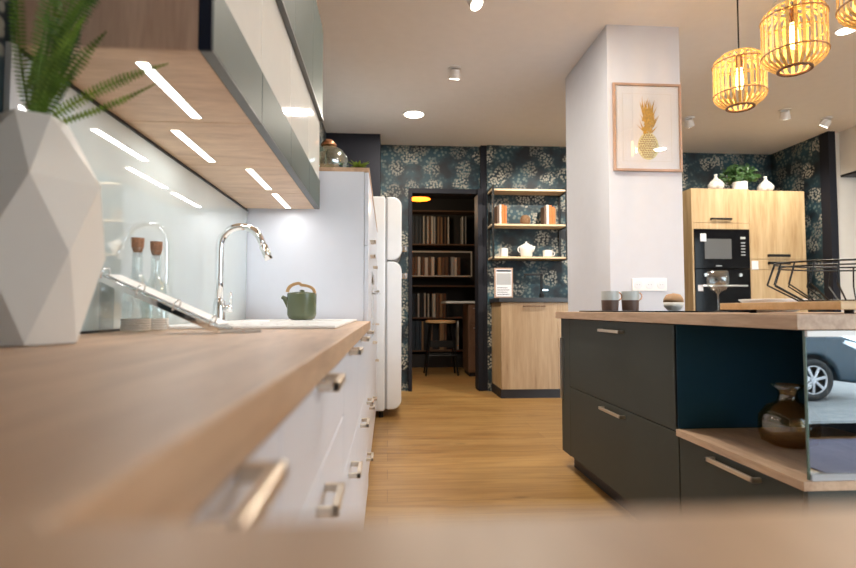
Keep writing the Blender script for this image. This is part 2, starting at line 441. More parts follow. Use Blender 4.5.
# ---- left run: worktop in an L that comes round in front of the camera
ZC = .92
o = MB((-.4, 1, ZC-.04)).prism([(-.70, -.48), (1.0, -.48), (1.0, .151), (-.088, .151), (-.088, 2.785), (-.70, 2.785)], 'z', ZC-.04, ZC).build('worktop', 'worktop', bevel=.002)
tag(o, 'long pale oak worktop on the left run turning in front of the camera', 'worktop')
def base_cabinet(y0, y1, label, splits=(.75, .45), hl=.11, hy=None, doors=False):
    loc = (-.4, (y0+y1)/2, 0); t = thing('base_cabinet', label, 'cabinet', loc, group='white base cabinets under the left worktop')
    xf = -.094
    sub('body', 'white_front', t, loc, -.698, xf-.02, y0+.001, y1-.001, .1, ZC-.041)
    sub('plinth', 'plinth', t, loc, -.66, xf-.07, y0+.002, y1-.002, 0, .1)
    zs = [ZC-.046] + list(splits) + [.105]
    for k in range(len(zs)-1):
        z1, z0 = zs[k]-.0015, zs[k+1]+.0015
        d = sub('drawer', 'white_front', t, loc, xf-.0195, xf, y0+.0015, y1-.0015, z0, z1)
        hh = (y0+y1)/2 if hy is None else hy
        bar_handle(d, loc, 1, xf, hh, z1-.04 if k else .8725, hl, .030)
    return t
base_cabinet(.16, .50, 'white drawer cabinet nearest the camera under the left oak worktop', hy=.31)
base_cabinet(.50, 1.20, 'wide white drawer cabinet, second from the camera on the left', hy=.80)
base_cabinet(1.20, 1.72, 'white drawer cabinet in the middle of the left run', splits=(.62,), hy=1.40)
base_cabinet(1.72, 2.25, 'white drawer cabinet under the sink with two bar handles', splits=(.62,), hy=1.97)
base_cabinet(2.25, 2.783, 'white drawer cabinet at the far end beside the tall white unit', splits=(.60, .35), hy=2.55)
t = thing('peninsula_cabinet', 'white base cabinet under the near end of the oak worktop', 'cabinet', (.2, -.2, 0))
sub('body', 'white_front', t, (.2, -.2, 0), -.69, .97, -.46, .10, .1, ZC-.041)
sub('plinth', 'plinth', t, (.2, -.2, 0), -.66, .93, -.42, .05, 0, .1)
for k in range(3):
    x0 = -.08 + k*.35
    d = sub('door', 'white_front', t, (.2, -.2, 0), x0+.002, x0+.348, .101, .12, .105, ZC-.05)

# backsplash glass
t = thing('backsplash', 'pale grey-green glass backsplash behind the sink', 'backsplash', (-.70, 1.9, ZC))
MB((-.70, 1.9, ZC)).box(-.711, -.7015, 1.08, 2.785, ZC+.001, 1.474).build('glass_panel', 'splash', t)
MB((-.70, 1.9, ZC)).box(-.711, -.700, 1.055, 1.08, ZC+.001, 1.474).build('edge_trim', 'grey', t)
MB((-.70, 1.9, ZC)).box(-.7014, -.697, 1.08, 2.785, 1.466, 1.473).build('top_profile', 'black', t)
MB((-.70, 1.9, ZC)).box(-.7014, -.697, 1.08, 2.785, ZC+.001, ZC+.006).build('seal', 'black', t)

# ---- tall white units
def tall_unit(y0, y1, label, ztop, parts):
    loc = (-.4, (y0+y1)/2, 0); t = thing('tall_cabinet', label, 'cabinet', loc, group='tall white units beyond the worktop')
    sub('body', 'white_front', t, loc, -.705, -.122, y0+.001, y1-.001, .1, ztop-.021)
    sub('plinth', 'plinth', t, loc, -.68, -.17, y0+.01, y1-.01, 0, .1)
    for (z0, z1, kind, hz) in parts:
        if kind == 'oven':
            ov = sub('oven', 'blackgloss', t, loc, -.12, -.100, y0+.004, y1-.004, z0, z1)
            h = MB(loc); h.tube([(-.062, y0+.06, hz), (-.062, y1-.06, hz)], .008, 8); h.box(-.1, -.062, y0+.08, y0+.095, hz-.005, hz+.005); h.box(-.1, -.062, y1-.095, y1-.08, hz-.005, hz+.005)
            h.build('handle', 'chrome', ov)
            MB(loc).box(-.0995, -.094, y0+.1, y1-.1, z1-.07, z1-.03).build('control_panel', 'steel', ov)
        else:
            d = sub('door', 'white_front', t, loc, -.12, -.100, y0+.002, y1-.002, z0+.002, z1-.002)
            for q in hz: bar_handle(d, loc, 1, -.1, (y0+y1)/2, q, .10, .03)
    return t
t = tall_unit(2.79, 3.39, 'tall white larder unit with wooden cap right behind the worktop', 1.70, ((.105, .52, 'd', (.44,)), (.52, 1.30, 'd', (1.275,)), (1.30, 1.678, 'd', (1.355,))))
t2 = tall_unit(3.39, 3.99, 'tall white unit with built-in black oven and chrome bar', 1.70, ((.105, .42, 'd', (.39,)), (.42, .80, 'd', (.76,)), (.80, 1.22, 'oven', 1.09), (1.22, 1.678, 'd', (1.26,))))
t3 = tall_unit(3.99, 4.98, 'wide tall white unit next to the cream fridge', 1.70, ((.105, .60, 'd', (.57,)), (.60, 1.678, 'd', (.86,))))
for (tt, y0, y1) in ((t, 2.79, 3.39), (t2, 3.39, 3.99), (t3, 3.99, 4.98)):
    MB((-.4, (y0+y1)/2, 0)).box(-.705, -.097, y0, y1, 1.679, 1.70).build('top_cap', 'worktop', tt, bevel=.001)

# ---- wall cabinets with LED strips in the underside
ys = (1.07, 1.487, 1.93, 2.378, 2.745)
leds = ((-.498, 1.13, 1.45), (-.593, 1.56, 1.88), (-.494, 1.977, 2.30), (-.489, 2.394, 2.717))
names = ('nearest', 'second from the camera', 'third from the camera', 'farthest')
for k in range(4):
    y0, y1 = ys[k], ys[k+1]; loc = (-.5, (y0+y1)/2, 1.475)
    t = thing('wall_cabinet', 'grey-green and white glass-front wall cabinet, ' + names[k] + ' above the worktop', 'cabinet', loc, group='wall cabinets above the left worktop')
    MB(loc).box(-.70, -.366, y0+.001, y1-.001, 1.50, 2.38).build('body', 'side_oak', t)
    MB(loc).box(-.70, -.366, y0+.0018, y1-.0018, 1.475, 1.4995).build('underside_panel', 'under', t, bevel=.001)
    if k == 0:
        MB(loc).box(-.70, -.3665, y0-.004, y0+.0008, 1.4755, 2.38).build('side_panel', 'side_oak', t)
        MB(loc).box(-.3662, -.3415, y0-.005, y0-.0002, 1.476, 1.9195).build('end_profile', 'navy_edge', t)
    MB(loc).box(-.3655, -.364, y0, y1, 1.476, 1.925).build('shadow_gap', 'black', t)
    a = MB(loc).box(-.3635, -.340, y0+.002, y1-.002, 1.479, 1.618).build('lower_door', 'sage', t, bevel=.0012)
    MB(loc).box(-.3635, -.3405, y0+.001, y1-.001, 1.475, 1.4788).build('edge_strip', 'sage_edge', a)
    MB(loc).box(-.3635, -.344, y0+.002, y1-.002, 1.620, 1.916).build('glass_door', 'white_gloss', t, bevel=.0012)
    MB(loc).box(-.3635, -.330, y0+.002, y1-.002, 1.930, 2.38).build('upper_door', 'sage', t, bevel=.0012)
    MB(loc).box(-.3635, -.326, y0, y1, 1.9185, 1.9298).build('grip_profile', 'sage_edge', t)
    x, a0, a1 = leds[k]
    p = MB(loc).box(x-.0115, x+.0115, a0, a1, 1.4735, 1.4752).build('led_strip', 'led', t)
    f = MB(loc); f.box(x-.0145, x-.0115, a0-.003, a1+.003, 1.4737, 1.4755); f.box(x+.0115, x+.0145, a0-.003, a1+.003, 1.4737, 1.4755)
    f.build('led_frame', 'steel', p)
    light('AREA', 'led_light', (x+.5, (a0+a1)/2-loc[1], -.003), LED_W, (1, .97, .93), .021, a1-a0, parent=t)

# ---- fridge with rounded door
def rrect(x0, x1, z0, z1, r, corners='all', n=8):
    pts = []
    for cx, cz, a0, on in ((x1-r, z1-r, 0, 1), (x0+r, z1-r, PI/2, 'all' == corners), (x0+r, z0+r, PI, 'all' == corners), (x1-r, z0+r, 1.5*PI, 1)):
        if on:
            for i in range(n+1):
                a = a0 + i*PI/2/n; pts.append((cx + r*math.cos(a), cz + r*math.sin(a)))
        else:
            pts.append((x0, z1) if cz > (z0+z1)/2 else (x0, z0))
    return pts
loc = (-.3, 5.35, 0)
t = thing('fridge', 'cream retro fridge-freezer with rounded doors standing at the end of the units', 'fridge', loc)
MB(loc).prism(rrect(-.62, -.028, .06, 2.02, .02), 'y', 5.03, 5.64).build('body', 'fridge', t, bevel=.012)
MB(loc).box(-.027, -.012, 5.045, 5.625, .08, 2.0).build('gasket', 'grey', t)
dd = MB(loc).prism(rrect(-.0115, .123, 1.432, 2.015, .085, 'r'), 'y', 5.03, 5.64).build('freezer_door', 'fridge', t, bevel=.012, bseg=3)
auto(dd)
dl = MB(loc).prism(rrect(-.0115, .123, .075, 1.42, .085, 'r'), 'y', 5.03, 5.64).build('fridge_door', 'fridge', t, bevel=.012, bseg=3)
auto(dl)
for par, z in ((dd, 1.54), (dl, 1.29)):
    h = MB(loc); h.box(.123, .17, 5.08, 5.12, z-.025, z+.025); h.box(.155, .175, 5.06, 5.30, z-.028, z+.028); h.build('handle', 'chrome', par, bevel=.006)
for y in (5.08, 5.58):
    for x in (-.55, -.06): MB(loc).lathe([(0, 0), (.02, 0), (.02, .06), (0, .06)], (x, y, 0), 12).build('foot', 'black', t)

# ---- terrarium and small plant on top of the tall units
loc = (-.325, 2.98, 1.70)
t = thing('terrarium', 'round clear glass terrarium with copper lid on top of the tall unit', 'terrarium', loc)
MB(loc).lathe([(0.0660, 0.0000), (0.0891, 0.0198), (0.0990, 0.0495), (0.0924, 0.0792), (0.0660, 0.1089), (0.0297, 0.1254), (0.0297, 0.1234), (0.0634, 0.1069), (0.0898, 0.0792), (0.0964, 0.0495), (0.0865, 0.0218), (0.0647, 0.0026), (0.0000, 0.0026)], loc, 36).build('glass_bowl', pane_mat('terrarium_glass', (.90, .99, .96), .26, .02), t, smooth=True)
MB(loc).lathe([(0.0000, 0.1551), (0.0198, 0.1518), (0.0396, 0.1320), (0.0363, 0.1241), (0.0000, 0.1241)], loc, 24).build('lid', 'copper', t, smooth=True)
t.scale = (1.12, 1.12, 1.3)
mos = MB(loc)
for i in range(22):
    a = random.random()*2*PI; r = random.random()*.05; h = .02 + random.random()*.055
    c = Vector((loc[0]+r*math.cos(a), loc[1]+r*math.sin(a), loc[2]+.006))
    tip = c + Vector((math.cos(a)*.02, math.sin(a)*.02, h)); s_ = Vector((-math.sin(a), math.cos(a), 0))*.010
    mid = (c+tip)/2
    mos.face([c, mid+s_, tip, mid-s_])
mos.build('moss_plants', 'darkleaf', t)
loc = (-.158, 2.90, 1.70)
t = thing('potted_plant', 'tiny green plant on top of the tall unit beside the terrarium', 'plant', loc)
MB(loc).lathe([(0, 0), (.03, 0), (.038, .02), (.034, .022), (0, .018)], loc, 16).build('pot', 'black', t, smooth=True)
lf = MB(loc)
for i in range(42):
    a = random.random()*2*PI; l = .025+random.random()*.035; up = random.random()
    c = Vector((loc[0], loc[1], loc[2]+.02)); tip = c + Vector((math.cos(a)*l*1.1, math.sin(a)*l, .012+.03*up)); s_ = Vector((-math.sin(a), math.cos(a), 0))*.007
    lf.face([c, (c+tip)/2+s_+Vector((0, 0, .006)), tip, (c+tip)/2-s_+Vector((0, 0, .006))])
lf.build('leaves', 'leaf2', t)

# ---- things on the left worktop
# faceted vase
loc = (-.578, .93, ZC+.001)
t = tag(thing('faceted_vase', '', ''), 'large matt white faceted vase on the worktop at the far left', 'vase'); t.location = loc
fv = MB(loc); rings = []
spec = [(.070, 0, .25), (.084, .015, .25), (.104, .12, -.28), (.108, .235, .25), (.060, .375, -.28)]
spec = [(.077, 0, .0), (.106, .142, .52), (.107, .256, .0), (.046, .367, .52)]
for r, z, ph in spec:
    rings.append([fv._v((loc[0]+r*math.cos(ph+2*PI*j/6), loc[1]+r*math.sin(ph+2*PI*j/6), loc[2]+z)) for j in range(6)])
for i in range(3):
    A, B = rings[i], rings[i+1]
    s0 = 0 if i % 2 == 0 else -1
    for j in range(6):
        k = (j+1) % 6
        if i % 2 == 0:
            fv.bm.faces.new((A[j], A[k], B[j])); fv.bm.faces.new((A[k], B[k], B[j]))
        else:
            fv.bm.faces.new((A[j], B[k], B[j])) ; fv.bm.faces.new((A[j], A[k], B[k]))
fv.bm.faces.new(rings[0][::-1])
inner = [fv._v((loc[0]+.038*math.cos(.52+2*PI*j/6), loc[1]+.038*math.sin(.52+2*PI*j/6), loc[2]+.367)) for j in range(6)]
low = [fv._v((loc[0]+.04*math.cos(.52+2*PI*j/6), loc[1]+.04*math.sin(.52+2*PI*j/6), loc[2]+.30)) for j in range(6)]
for j in range(6):
    k = (j+1) % 6
    fv.bm.faces.new((rings[3][j], rings[3][k], inner[k], inner[j])); fv.bm.faces.new((inner[j], inner[k], low[k], low[j]))
fv.bm.faces.new(low)
fv.build('vase_body', 'vase_white', t, bevel=.003)
# fern: every frond a curved rib with leaflets
floc = (-.578, .93, 1.30)
t = thing('fern', 'green sword fern with long fronds standing in the white faceted vase', 'plant', floc)
def frond(tip, bend, width, mat, start=(0, 0, -.03), n=40):
    n = max(8, int(Vector(tip).length/.0062))
    p0 = Vector(floc) + Vector(start); p2 = Vector(floc) + Vector(tip); p1 = (p0+p2)/2 + Vector(bend)
    f = MB(floc); pts = [(1-u)**2*p0 + 2*u*(1-u)*p1 + u*u*p2 for u in [i/n for i in range(n+1)]]
    f.tube(pts, [.0022*(1-.7*i/n) for i in range(n+1)], 5)
    for i in range(4, n+1):
        u = i/n; p = pts[i]; tg = (pts[min(i+1, n)]-pts[i-1]).normalized()
        view = Vector((.5, -.85, .15)).normalized(); sd = tg.cross(view).normalized()
        wdt = .78*width*min(1, (1-u)*2.6+.12)*min(1, u*5)
        for s_ in (-1, 1):
            d = (sd*s_ + tg*.25).normalized(); nrm = tg*.0020
            q = p + view*.002
            droop = Vector((0, 0, -.12*wdt)) + view*(.15*wdt*random.uniform(-1, 1))
            f.face([q - nrm, q + d*wdt*.55 - nrm*1.1, q + d*wdt + droop, q + d*wdt*.55 + nrm*.9, q + nrm])
    return f.build('frond', mat, t)
frond((.208, 0, .085), (-.01, 0, .02), .016, 'leaf2', n=44)
frond((.183, .02, .060), (0, .02, -.005), .010, 'leaf2', n=40)
frond((.118, -.02, .125), (-.01, 0, .01), .018, 'leaf')
frond((.085, -.02, .150), (-.01, -.01, .02), .018, 'leaf2')
frond((.130, 0, .28), (-.03, 0, .03), .024, 'leaf', n=46)
frond((.090, .02, .31), (-.02, 0, .02), .024, 'leaf2', n=46)
frond((.065, -.03, .29), (-.01, -.02, .0), .024, 'leaf', n=46)
frond((.045, .02, .24), (.02, 0, .0), .022, 'leaf')
frond((-.035, 0, .28), (-.022, 0, -.01), .018, 'leaf', n=44)
frond((-.01, .03, .13), (-.01, 0, .0), .015, 'leaf2')
frond((.155, .03, .33), (-.05, 0, .03), .024, 'darkleaf', n=46)
frond((.05, .03, .17), (.02, 0, .0), .022, 'darkleaf')
frond((.02, .03, .26), (.0, 0, .02), .022, 'darkleaf')
frond((.03, -.02, .12), (.0, 0, .0), .020, 'leaf')
frond((.06, -.02, .10), (.0, 0, .01), .018, 'leaf')

# bottles with corks
def bottle(loc, label):
    t = thing('glass_bottle', label, 'bottle', loc, group='corked glass bottles by the backsplash')
    prof = [(0, .002), (.030, 0), (.033, .006), (.033, .075), (.026, .115), (.0135, .145), (.0125, .208), (.0145, .212), (.0105, .212), (.0105, .146), (.024, .113), (.031, .075), (.031, .012), (0, .010)]
    MB(loc).lathe([(r, z) for r, z in prof], loc, 28).build('glass_body', pane_mat('bottle_glass', (.95, .975, .975), .10, .02), t, smooth=True)
    c = MB(loc).lathe([(0, .200), (.0098, .200), (.0145, .2135), (.0155, .236), (0, .236)], loc, 20).build('cork_stopper', 'cork', t, smooth=False); auto(c)
    ring = MB(loc)
    for k in range(5): ring.lathe([(.0335, .003+k*.006), (.0350, .005+k*.006), (.0335, .008+k*.006)], loc, 24)
    ring.build('ribbed_sleeve', 'cream', t, smooth=True)
    return t
bottle((-.632, 1.435, ZC+.001), 'clear corked glass bottle nearer the faceted vase')
bottle((-.617, 1.51, ZC+.001), 'clear corked glass bottle nearer the sink')

# tilted acrylic stand with ring-bound sheets
loc = (-.50, 1.34, ZC+.001)
t = thing('display_stand', 'tilted clear acrylic stand with a ring-bound catalogue on the worktop', 'stand', loc)
A = Vector((-.676, 1.33, 1.055)); B = Vector((-.385, 1.30, ZC+.008))
dr = (B-A).normalized(); across = Vector((.18, 1, 0)).normalized(); across = (across - dr*across.dot(dr)).normalized(); up = dr.cross(across)
if up.z < 0: up = -up
ln = (B-A).length; mid = (A+B)/2 + across*.040
MB(loc).obox(mid, dr, across, up, (ln/2, .036, .003)).build('tilted_shelf', 'acrylic', t, bevel=.001)
MB(loc).obox((A+B)/2 - across*.012, dr, across, up, (ln/2, .0025, .007)).build('metal_edge', 'chrome', t, bevel=.001)
lp = MB(loc).obox(mid + up*.008, dr, across, up, (ln/2-.012, .030, .0022)).build('catalogue', 'ceramic_white', t, bevel=.001)
for k in range(4):
    c = A + dr*(ln*(.06+.29*k)) + up*.012 - across*.004
    MB(loc).tube([c + .015*(math.cos(a)*up + math.sin(a)*across) for a in [2*PI*i/14 for i in range(14)]], .0020, 6, closed=True).build('binder_ring', 'chrome', t, smooth=True)
MB(loc).box(-.662, -.657, 1.315, 1.375, ZC+.001, 1.040).build('support', 'acrylic', t)
MB(loc).prism([(-.385, 1.30), (-.30, 1.34), (-.34, 1.50), (-.41, 1.50)], 'z', ZC+.0012, ZC+.005).build('foot_plate', 'acrylic', t)

# sink, faucet, teapot
loc = (-.40, 2.15, ZC)
t = thing('sink', 'white ceramic sink with drainer set into the oak worktop', 'sink', loc)
SX0, SX1, SY0, SY1 = -.665, -.152, 1.62, 2.74
sk = MB(loc)
zt = ZC+.010; bx0, bx1, by0, by1, bz = -.56, -.20, 2.28, 2.66, ZC+.0015
sk.box(SX0, SX1, SY0, by0, ZC+.0005, zt); sk.box(SX0, SX1, by1, SY1, ZC+.0005, zt); sk.box(SX0, bx0, by0, by1, ZC+.0005, zt); sk.box(bx1, SX1, by0, by1, ZC+.0005, zt)
sk.build('rim', 'ceramic_white', t, bevel=.003)
MB(loc).box(bx0, bx1, by0, by1, ZC+.0006, bz+.001).build('basin', 'ceramic_white', t)
MB(loc).lathe([(0, 0), (.035, 0), (.035, .003), (0, .004)], (-.38, 2.47, bz+.0012), 20).build('drain', 'chrome', t)
g = MB(loc)
for k in range(7): g.box(-.52+k*.045, -.51+k*.045, 1.70, 2.18, zt, zt+.002)
g.build('drainer_ribs', 'ceramic_white', t, bevel=.001)
loc = (-.612, 2.05, zt+.0005)
t = thing('faucet', 'tall chrome gooseneck faucet at the back of the white sink', 'faucet', loc)
MB(loc).lathe([(0, 0), (.026, 0), (.026, .008), (.0215, .010), (.0215, .075), (.019, .08), (0, .08)], loc, 28).build('base', 'chrome', t, smooth=False)
auto(bpy.data.objects[t.children[0].name])
pts = [(0, 0, .075), (0, 0, .15), (0, 0, .26)]
R = .075
for i in range(1, 17):
    a = PI - i*PI*.90/16; pts.append((R + R*math.cos(a), 0, .275 + R*math.sin(a)))
last = Vector(pts[-1]); dirn = (Vector(pts[-1]) - Vector(pts[-2])).normalized()
pts.append(last + dirn*.02)
MB(loc).tube([Vector(p)+Vector(loc) for p in pts], .0130, 16).build('spout', 'chrome', t, smooth=True)
e0 = Vector(loc) + last + dirn*.02
MB(loc).tube([e0, e0+dirn*.055], .0150, 16).build('spray_head', 'chrome', t, smooth=True)
h = MB(loc); h.tube([Vector(loc)+Vector((.02, 0, .05)), Vector(loc)+Vector((.045, 0, .05))], .0135, 14); h.tube([Vector(loc)+Vector((.040, 0, .055)), Vector(loc)+Vector((.044, -.01, .11))], .0042, 8)
h.build('lever', 'chrome', t, smooth=True)
loc = (-.385, 2.50, zt+.0003)
t = thing('teapot', 'green ceramic teapot with bent wooden handle on the sink edge', 'teapot', (loc[0], loc[1], loc[2]))
bdy = MB(loc).lathe([(0, .0), (.045, .0), (.058, .008), (.064, .025), (.065, .118), (.060, .121), (.060, .117), (.02, .119), (0, .121)], loc, 36).build('pot_body', 'teapot_green', t); auto(bdy, .9)
MB(loc).lathe([(0, .117), (.05, .118), (.052, .122), (.012, .127), (.010, .134), (0, .136)], loc, 28).build('lid', 'teapot_green', t, smooth=True)
L3 = Vector(loc)
MB(loc).tube([L3+Vector(p) for p in ((-.050, 0, .060), (-.066, 0, .085), (-.078, 0, .098), (-.088, 0, .103))], [.018, .014, .010, .008], 14).build('spout', 'teapot_green', t, smooth=True)
hp = []
for i in range(19):
    a = PI*(i/18)*.98; hp.append(L3 + Vector((.060*math.cos(a)*1.0 - .004, 0, .120 + .036*math.sin(a)**.8*(1.0 + (.25 if math.cos(a) < 0 else 0)))))
hd = MB(loc)
for i in range(18):
    p, q = hp[i], hp[i+1]; tg = (q-p).normalized(); nn = Vector((0, 1, 0)); uu = tg.cross(nn)
    hd.obox((p+q)/2, tg, nn, uu, ((q-p).length*.56, .011, .006))
hd.build('handle', 'handle_wood', t)

# ------------------------------------------------------------------ island
ZI = .964; ZB = .922
o = MB((1.6, 2.4, ZB)).box(1.08, 2.25, 1.385, 3.497, ZB, ZI).build('island_worktop', 'worktop', bevel=.002)
tag(o, 'thick oak worktop on the dark kitchen island', 'worktop')
loc = (1.6, 2.74, 0)
t = thing('island_drawer_cabinet', 'dark grey island cabinet with two wide drawers at the far end', 'cabinet', loc)
sub('body', 'graphite', t, loc, 1.122, 2.2, 2.052, 3.283, .1, ZB-.001)
sub('end_panel', 'graphite', t, loc, 1.101, 2.2, 3.285, 3.445, .095, ZB-.001)
MB(loc).box(1.09, 1.101, 3.40, 3.44, .42, .80).build('socket_strip', 'steel', t)
sub('plinth', 'plinth', t, loc, 1.16, 2.15, 2.06, 3.40, 0, .1)
for z0, z1, hz in ((.513, ZB-.004, .872), (.1, .509, .478)):
    d = sub('drawer', 'graphite', t, loc, 1.10, 1.121, 2.036, 3.281, z0, z1)
    bar_handle(d, loc, -1, 1.10, 2.63, hz, .26, .030, .010, 'bronze', wdt=.014)
MB(loc).box(1.1, 1.7, 2.034, 2.0515, .527, ZB-.001).build('blue_side_panel', 'petrol', t)
loc = (1.5, 1.7, 0)
t = thing('island_open_cabinet', 'low island cabinet with open petrol-blue niche, oak shelf and one drawer', 'cabinet', loc)
sub('body', 'graphite', t, loc, 1.122, 2.2, 1.41, 2.030, .1, .499)
sub('end_panel', 'graphite', t, loc, 1.101, 2.2, 1.392, 1.409, .095, .499)
sub('plinth', 'plinth', t, loc, 1.16, 2.15, 1.42, 2.03, 0, .1)
d = sub('drawer', 'graphite', t, loc, 1.10, 1.121, 1.411, 2.028, .1, .495)
bar_handle(d, loc, -1, 1.10, 1.69, .473, .24, .030, .010, 'bronze', wdt=.014)
MB(loc).box(1.088, 1.7, 1.388, 2.032, .500, .525).build('shelf', 'worktop', t, bevel=.0015)
MB(loc).box(1.70, 1.718, 1.39, 2.03, .500, ZB-.001).build('niche_back', 'petrol', t)
loc = (1.4, 1.392, .525)
t = thing('niche_screen', 'reflective clear glass screen closing the end of the island niche', 'glass panel', loc)
MB(loc).box(1.112, 1.698, 1.396, 1.402, .5265, ZB-.002).build('pane', 'mirrorpane', t)
MB(loc).box(1.109, 1.112, 1.395, 1.403, .5265, ZB-.002).build('pane_edge', 'glassedge', t)
MB(loc).box(1.112, 1.698, 1.388, 1.3955, .5265, .542).build('bottom_channel', 'grey', t)
MB(loc).box(1.109, 1.698, 1.386, 1.3955, ZB-.018, ZB-.002).build('top_channel', 'ceramic_white', t)
# amber vase on the shelf
loc = (1.332, 1.76, .5255)
t = MB(loc).lathe([(0, .0), (.050, .0), (.080, .015), (.090, .05), (.088, .095), (.065, .128), (.034, .145), (.028, .160), (.029, .178), (.050, .200), (.047, .201), (.025, .180), (.024, .158), (.030, .142), (.062, .124), (.084, .093), (.086, .05), (.077, .018), (.048, .004), (0, .004)], loc, 48).build('glass_vase', 'amber', smooth=True)
tag(t, 'round amber glass vase with flared neck on the oak niche shelf', 'vase')

# things on the island
o = MB((1.45, 2.9, ZI)).box(1.15, 1.67, 2.30, 3.25, ZI+.0005, ZI+.007).build('induction_hob', 'blackgloss', bevel=.002)
tag(o, 'flat black glass hob set on the oak island worktop', 'hob')
def mug(loc, label):
    t = thing('mug', label, 'mug', loc, group='two-tone mugs on the island')
    L = Vector(loc)
    a = MB(loc).lathe([(0, 0), (.042, 0), (.044, .002), (.047, .058), (.047, .0582), (.0, .0582)], loc, 32).build('lower_glaze', 'brownglaze', t); auto(a)
    b_ = MB(loc).lathe([(.0472, .0583), (.0472, .108), (.0435, .108), (.0435, .062), (0, .062)], loc, 32).build('upper_glaze', 'greyglaze', t); auto(b_)
    MB(loc).tube([L+Vector((.046+.022*math.sin(a), 0, .080-.022*math.cos(a))) for a in [PI*i/10 for i in range(11)]], .0035, 8).build('handle', 'copper', t, smooth=True)
    return t
mug((1.240, 3.0, ZI+.0075), 'grey and brown two-tone mug, left of the pair on the island')
mug((1.357, 3.0, ZI+.0075), 'grey and brown two-tone mug nearer the sockets on the column')
loc = (1.555, 2.9, ZI+.0075)
t = thing('glass_ball', 'small round glass jar with sandy layers near the column sockets', 'jar', loc)
a = MB(loc).lathe([(0, 0), (.03, .002), (.048, .022), (.053, .045), (0, .045)], loc, 24).build('lower_half', 'cream', t, smooth=True)
MB(loc).lathe([(0, .0455), (.053, .0455), (.050, .065), (.035, .088), (0, .096)], loc, 24).build('upper_half', 'tan', t, smooth=True)
# wine glass
loc = (1.373, 2.2, ZI+.0005)
t = tag(MB(loc).lathe([(0, .002), (.036, .002), (.037, .004), (.006, .008), (.0035, .02), (.0035, .075), (.010, .085), (.030, .095), (.040, .11), (.043, .135), (.040, .172), (.0388, .172), (.041, .135), (.038, .112), (.028, .098), (.006, .09), (0, .089)], loc, 36).build('wine_glass', pane_mat('wine_glass_clear', (.84, .87, .88), .16, .02), smooth=True), 'stemmed wine glass standing on the island in front of the microwave unit', 'glass')
# serving board on feet
loc = (1.75, 1.85, ZI)
t = thing('serving_board', 'long pale oak serving board on low feet on the island', 'board', loc)
MB(loc).box(1.235, 2.2, 1.42, 1.97, ZI+.012, ZI+.036).build('board', 'board', t, bevel=.002)
for x in (1.33, 2.1):
    for y in (1.50, 1.92): MB(loc).lathe([(0, 0), (.012, 0), (.012, .0118), (0, .0118)], (x, y, ZI+.0003), 12).build('foot', 'black', t)
# wire basket
ZK = ZI+.0365
loc = (1.63, 1.79, ZK)
t = thing('wire_basket', 'black angular wire fruit basket on the serving board', 'basket', loc)
def ring(r, z, n=24): return [(loc[0]+r*math.cos(2*PI*i/n), loc[1]+r*.6*math.sin(2*PI*i/n), ZK+z) for i in range(n)]
MB(loc).tube(ring(.285, .135), .0032, 6, closed=True).build('top_ring', 'blackmetal', t, smooth=True)
MB(loc).tube(ring(.272, .122), .0028, 6, closed=True).build('inner_ring', 'blackmetal', t, smooth=True)
MB(loc).tube(ring(.205, .006), .0032, 6, closed=True).build('base_ring', 'blackmetal', t, smooth=True)
for i in range(22):
    a = 2*PI*i/22; c, s_ = math.cos(a), math.sin(a)*.6
    MB(loc).tube([(loc[0]+.285*c, loc[1]+.285*s_, ZK+.135), (loc[0]+.312*c, loc[1]+.312*s_, ZK+.062), (loc[0]+.205*c, loc[1]+.205*s_, ZK+.006)], .0028, 6).build('wire_rib', 'blackmetal', t)
# low dish behind the basket
loc = (1.66, 2.25, ZI)
o = tag(MB(loc).lathe([(0, .004), (.07, .002), (.085, .01), (.14, .055), (.137, .057), (.08, .014), (0, .010)], (loc[0], loc[1], ZI), 40).build('shallow_bowl', 'ceramic_white', smooth=True), 'wide shallow pale bowl on the island behind the serving board', 'bowl')

# ------------------------------------------------------------------ column: picture, sockets
YF = 3.7115
loc = (1.82, YF, 1.95)
t = thing('framed_print', 'oak-framed golden pineapple print hung on the white column', 'picture', loc)
px0, px1, pz0, pz1 = 1.572, 2.068, 1.948, 2.574
f = MB(loc); w_ = .016
f.box(px0, px0+w_, YF-.022, YF-.001, pz0, pz1); f.box(px1-w_, px1, YF-.022, YF-.001, pz0, pz1)
f.box(px0+w_, px1-w_, YF-.022, YF-.001, pz0, pz0+w_); f.box(px0+w_, px1-w_, YF-.022, YF-.001, pz1-w_, pz1)
f.build('frame', 'frame_oak', t, bevel=.001)
pr = MB(loc).box(px0+w_, px1-w_, YF-.010, YF-.002, pz0+w_, pz1-w_).build('paper_sheet', 'paperwhite', t)
mm = MB(loc); q = .055
for (a0, a1, b0, b1) in ((px0+w_+q, px1-w_-q, pz0+w_+q, pz0+w_+q+.002), (px0+w_+q, px1-w_-q, pz1-w_-q-.002, pz1-w_-q)): mm.box(a0, a1, YF-.0106, YF-.0101, b0, b1)
mm.box(px0+w_+q, px0+w_+q+.002, YF-.0106, YF-.0101, pz0+w_+q, pz1-w_-q); mm.box(px1-w_-q-.002, px1-w_-q, YF-.0106, YF-.0101, pz0+w_+q, pz1-w_-q)
mm.build('mat_line', 'cream', pr)
pb = MB(loc); cx, cz = 1.824, 2.128
N_ = 28
pb.prism([(cx + .076*math.cos(2*PI*i/N_)*(1-.06*math.sin(2*PI*i/N_)), cz + .098*math.sin(2*PI*i/N_)) for i in range(N_)], 'y', YF-.0112, YF-.0101)
pb.build('pineapple_fruit', 'gold2', pr)
ey = MB(loc)
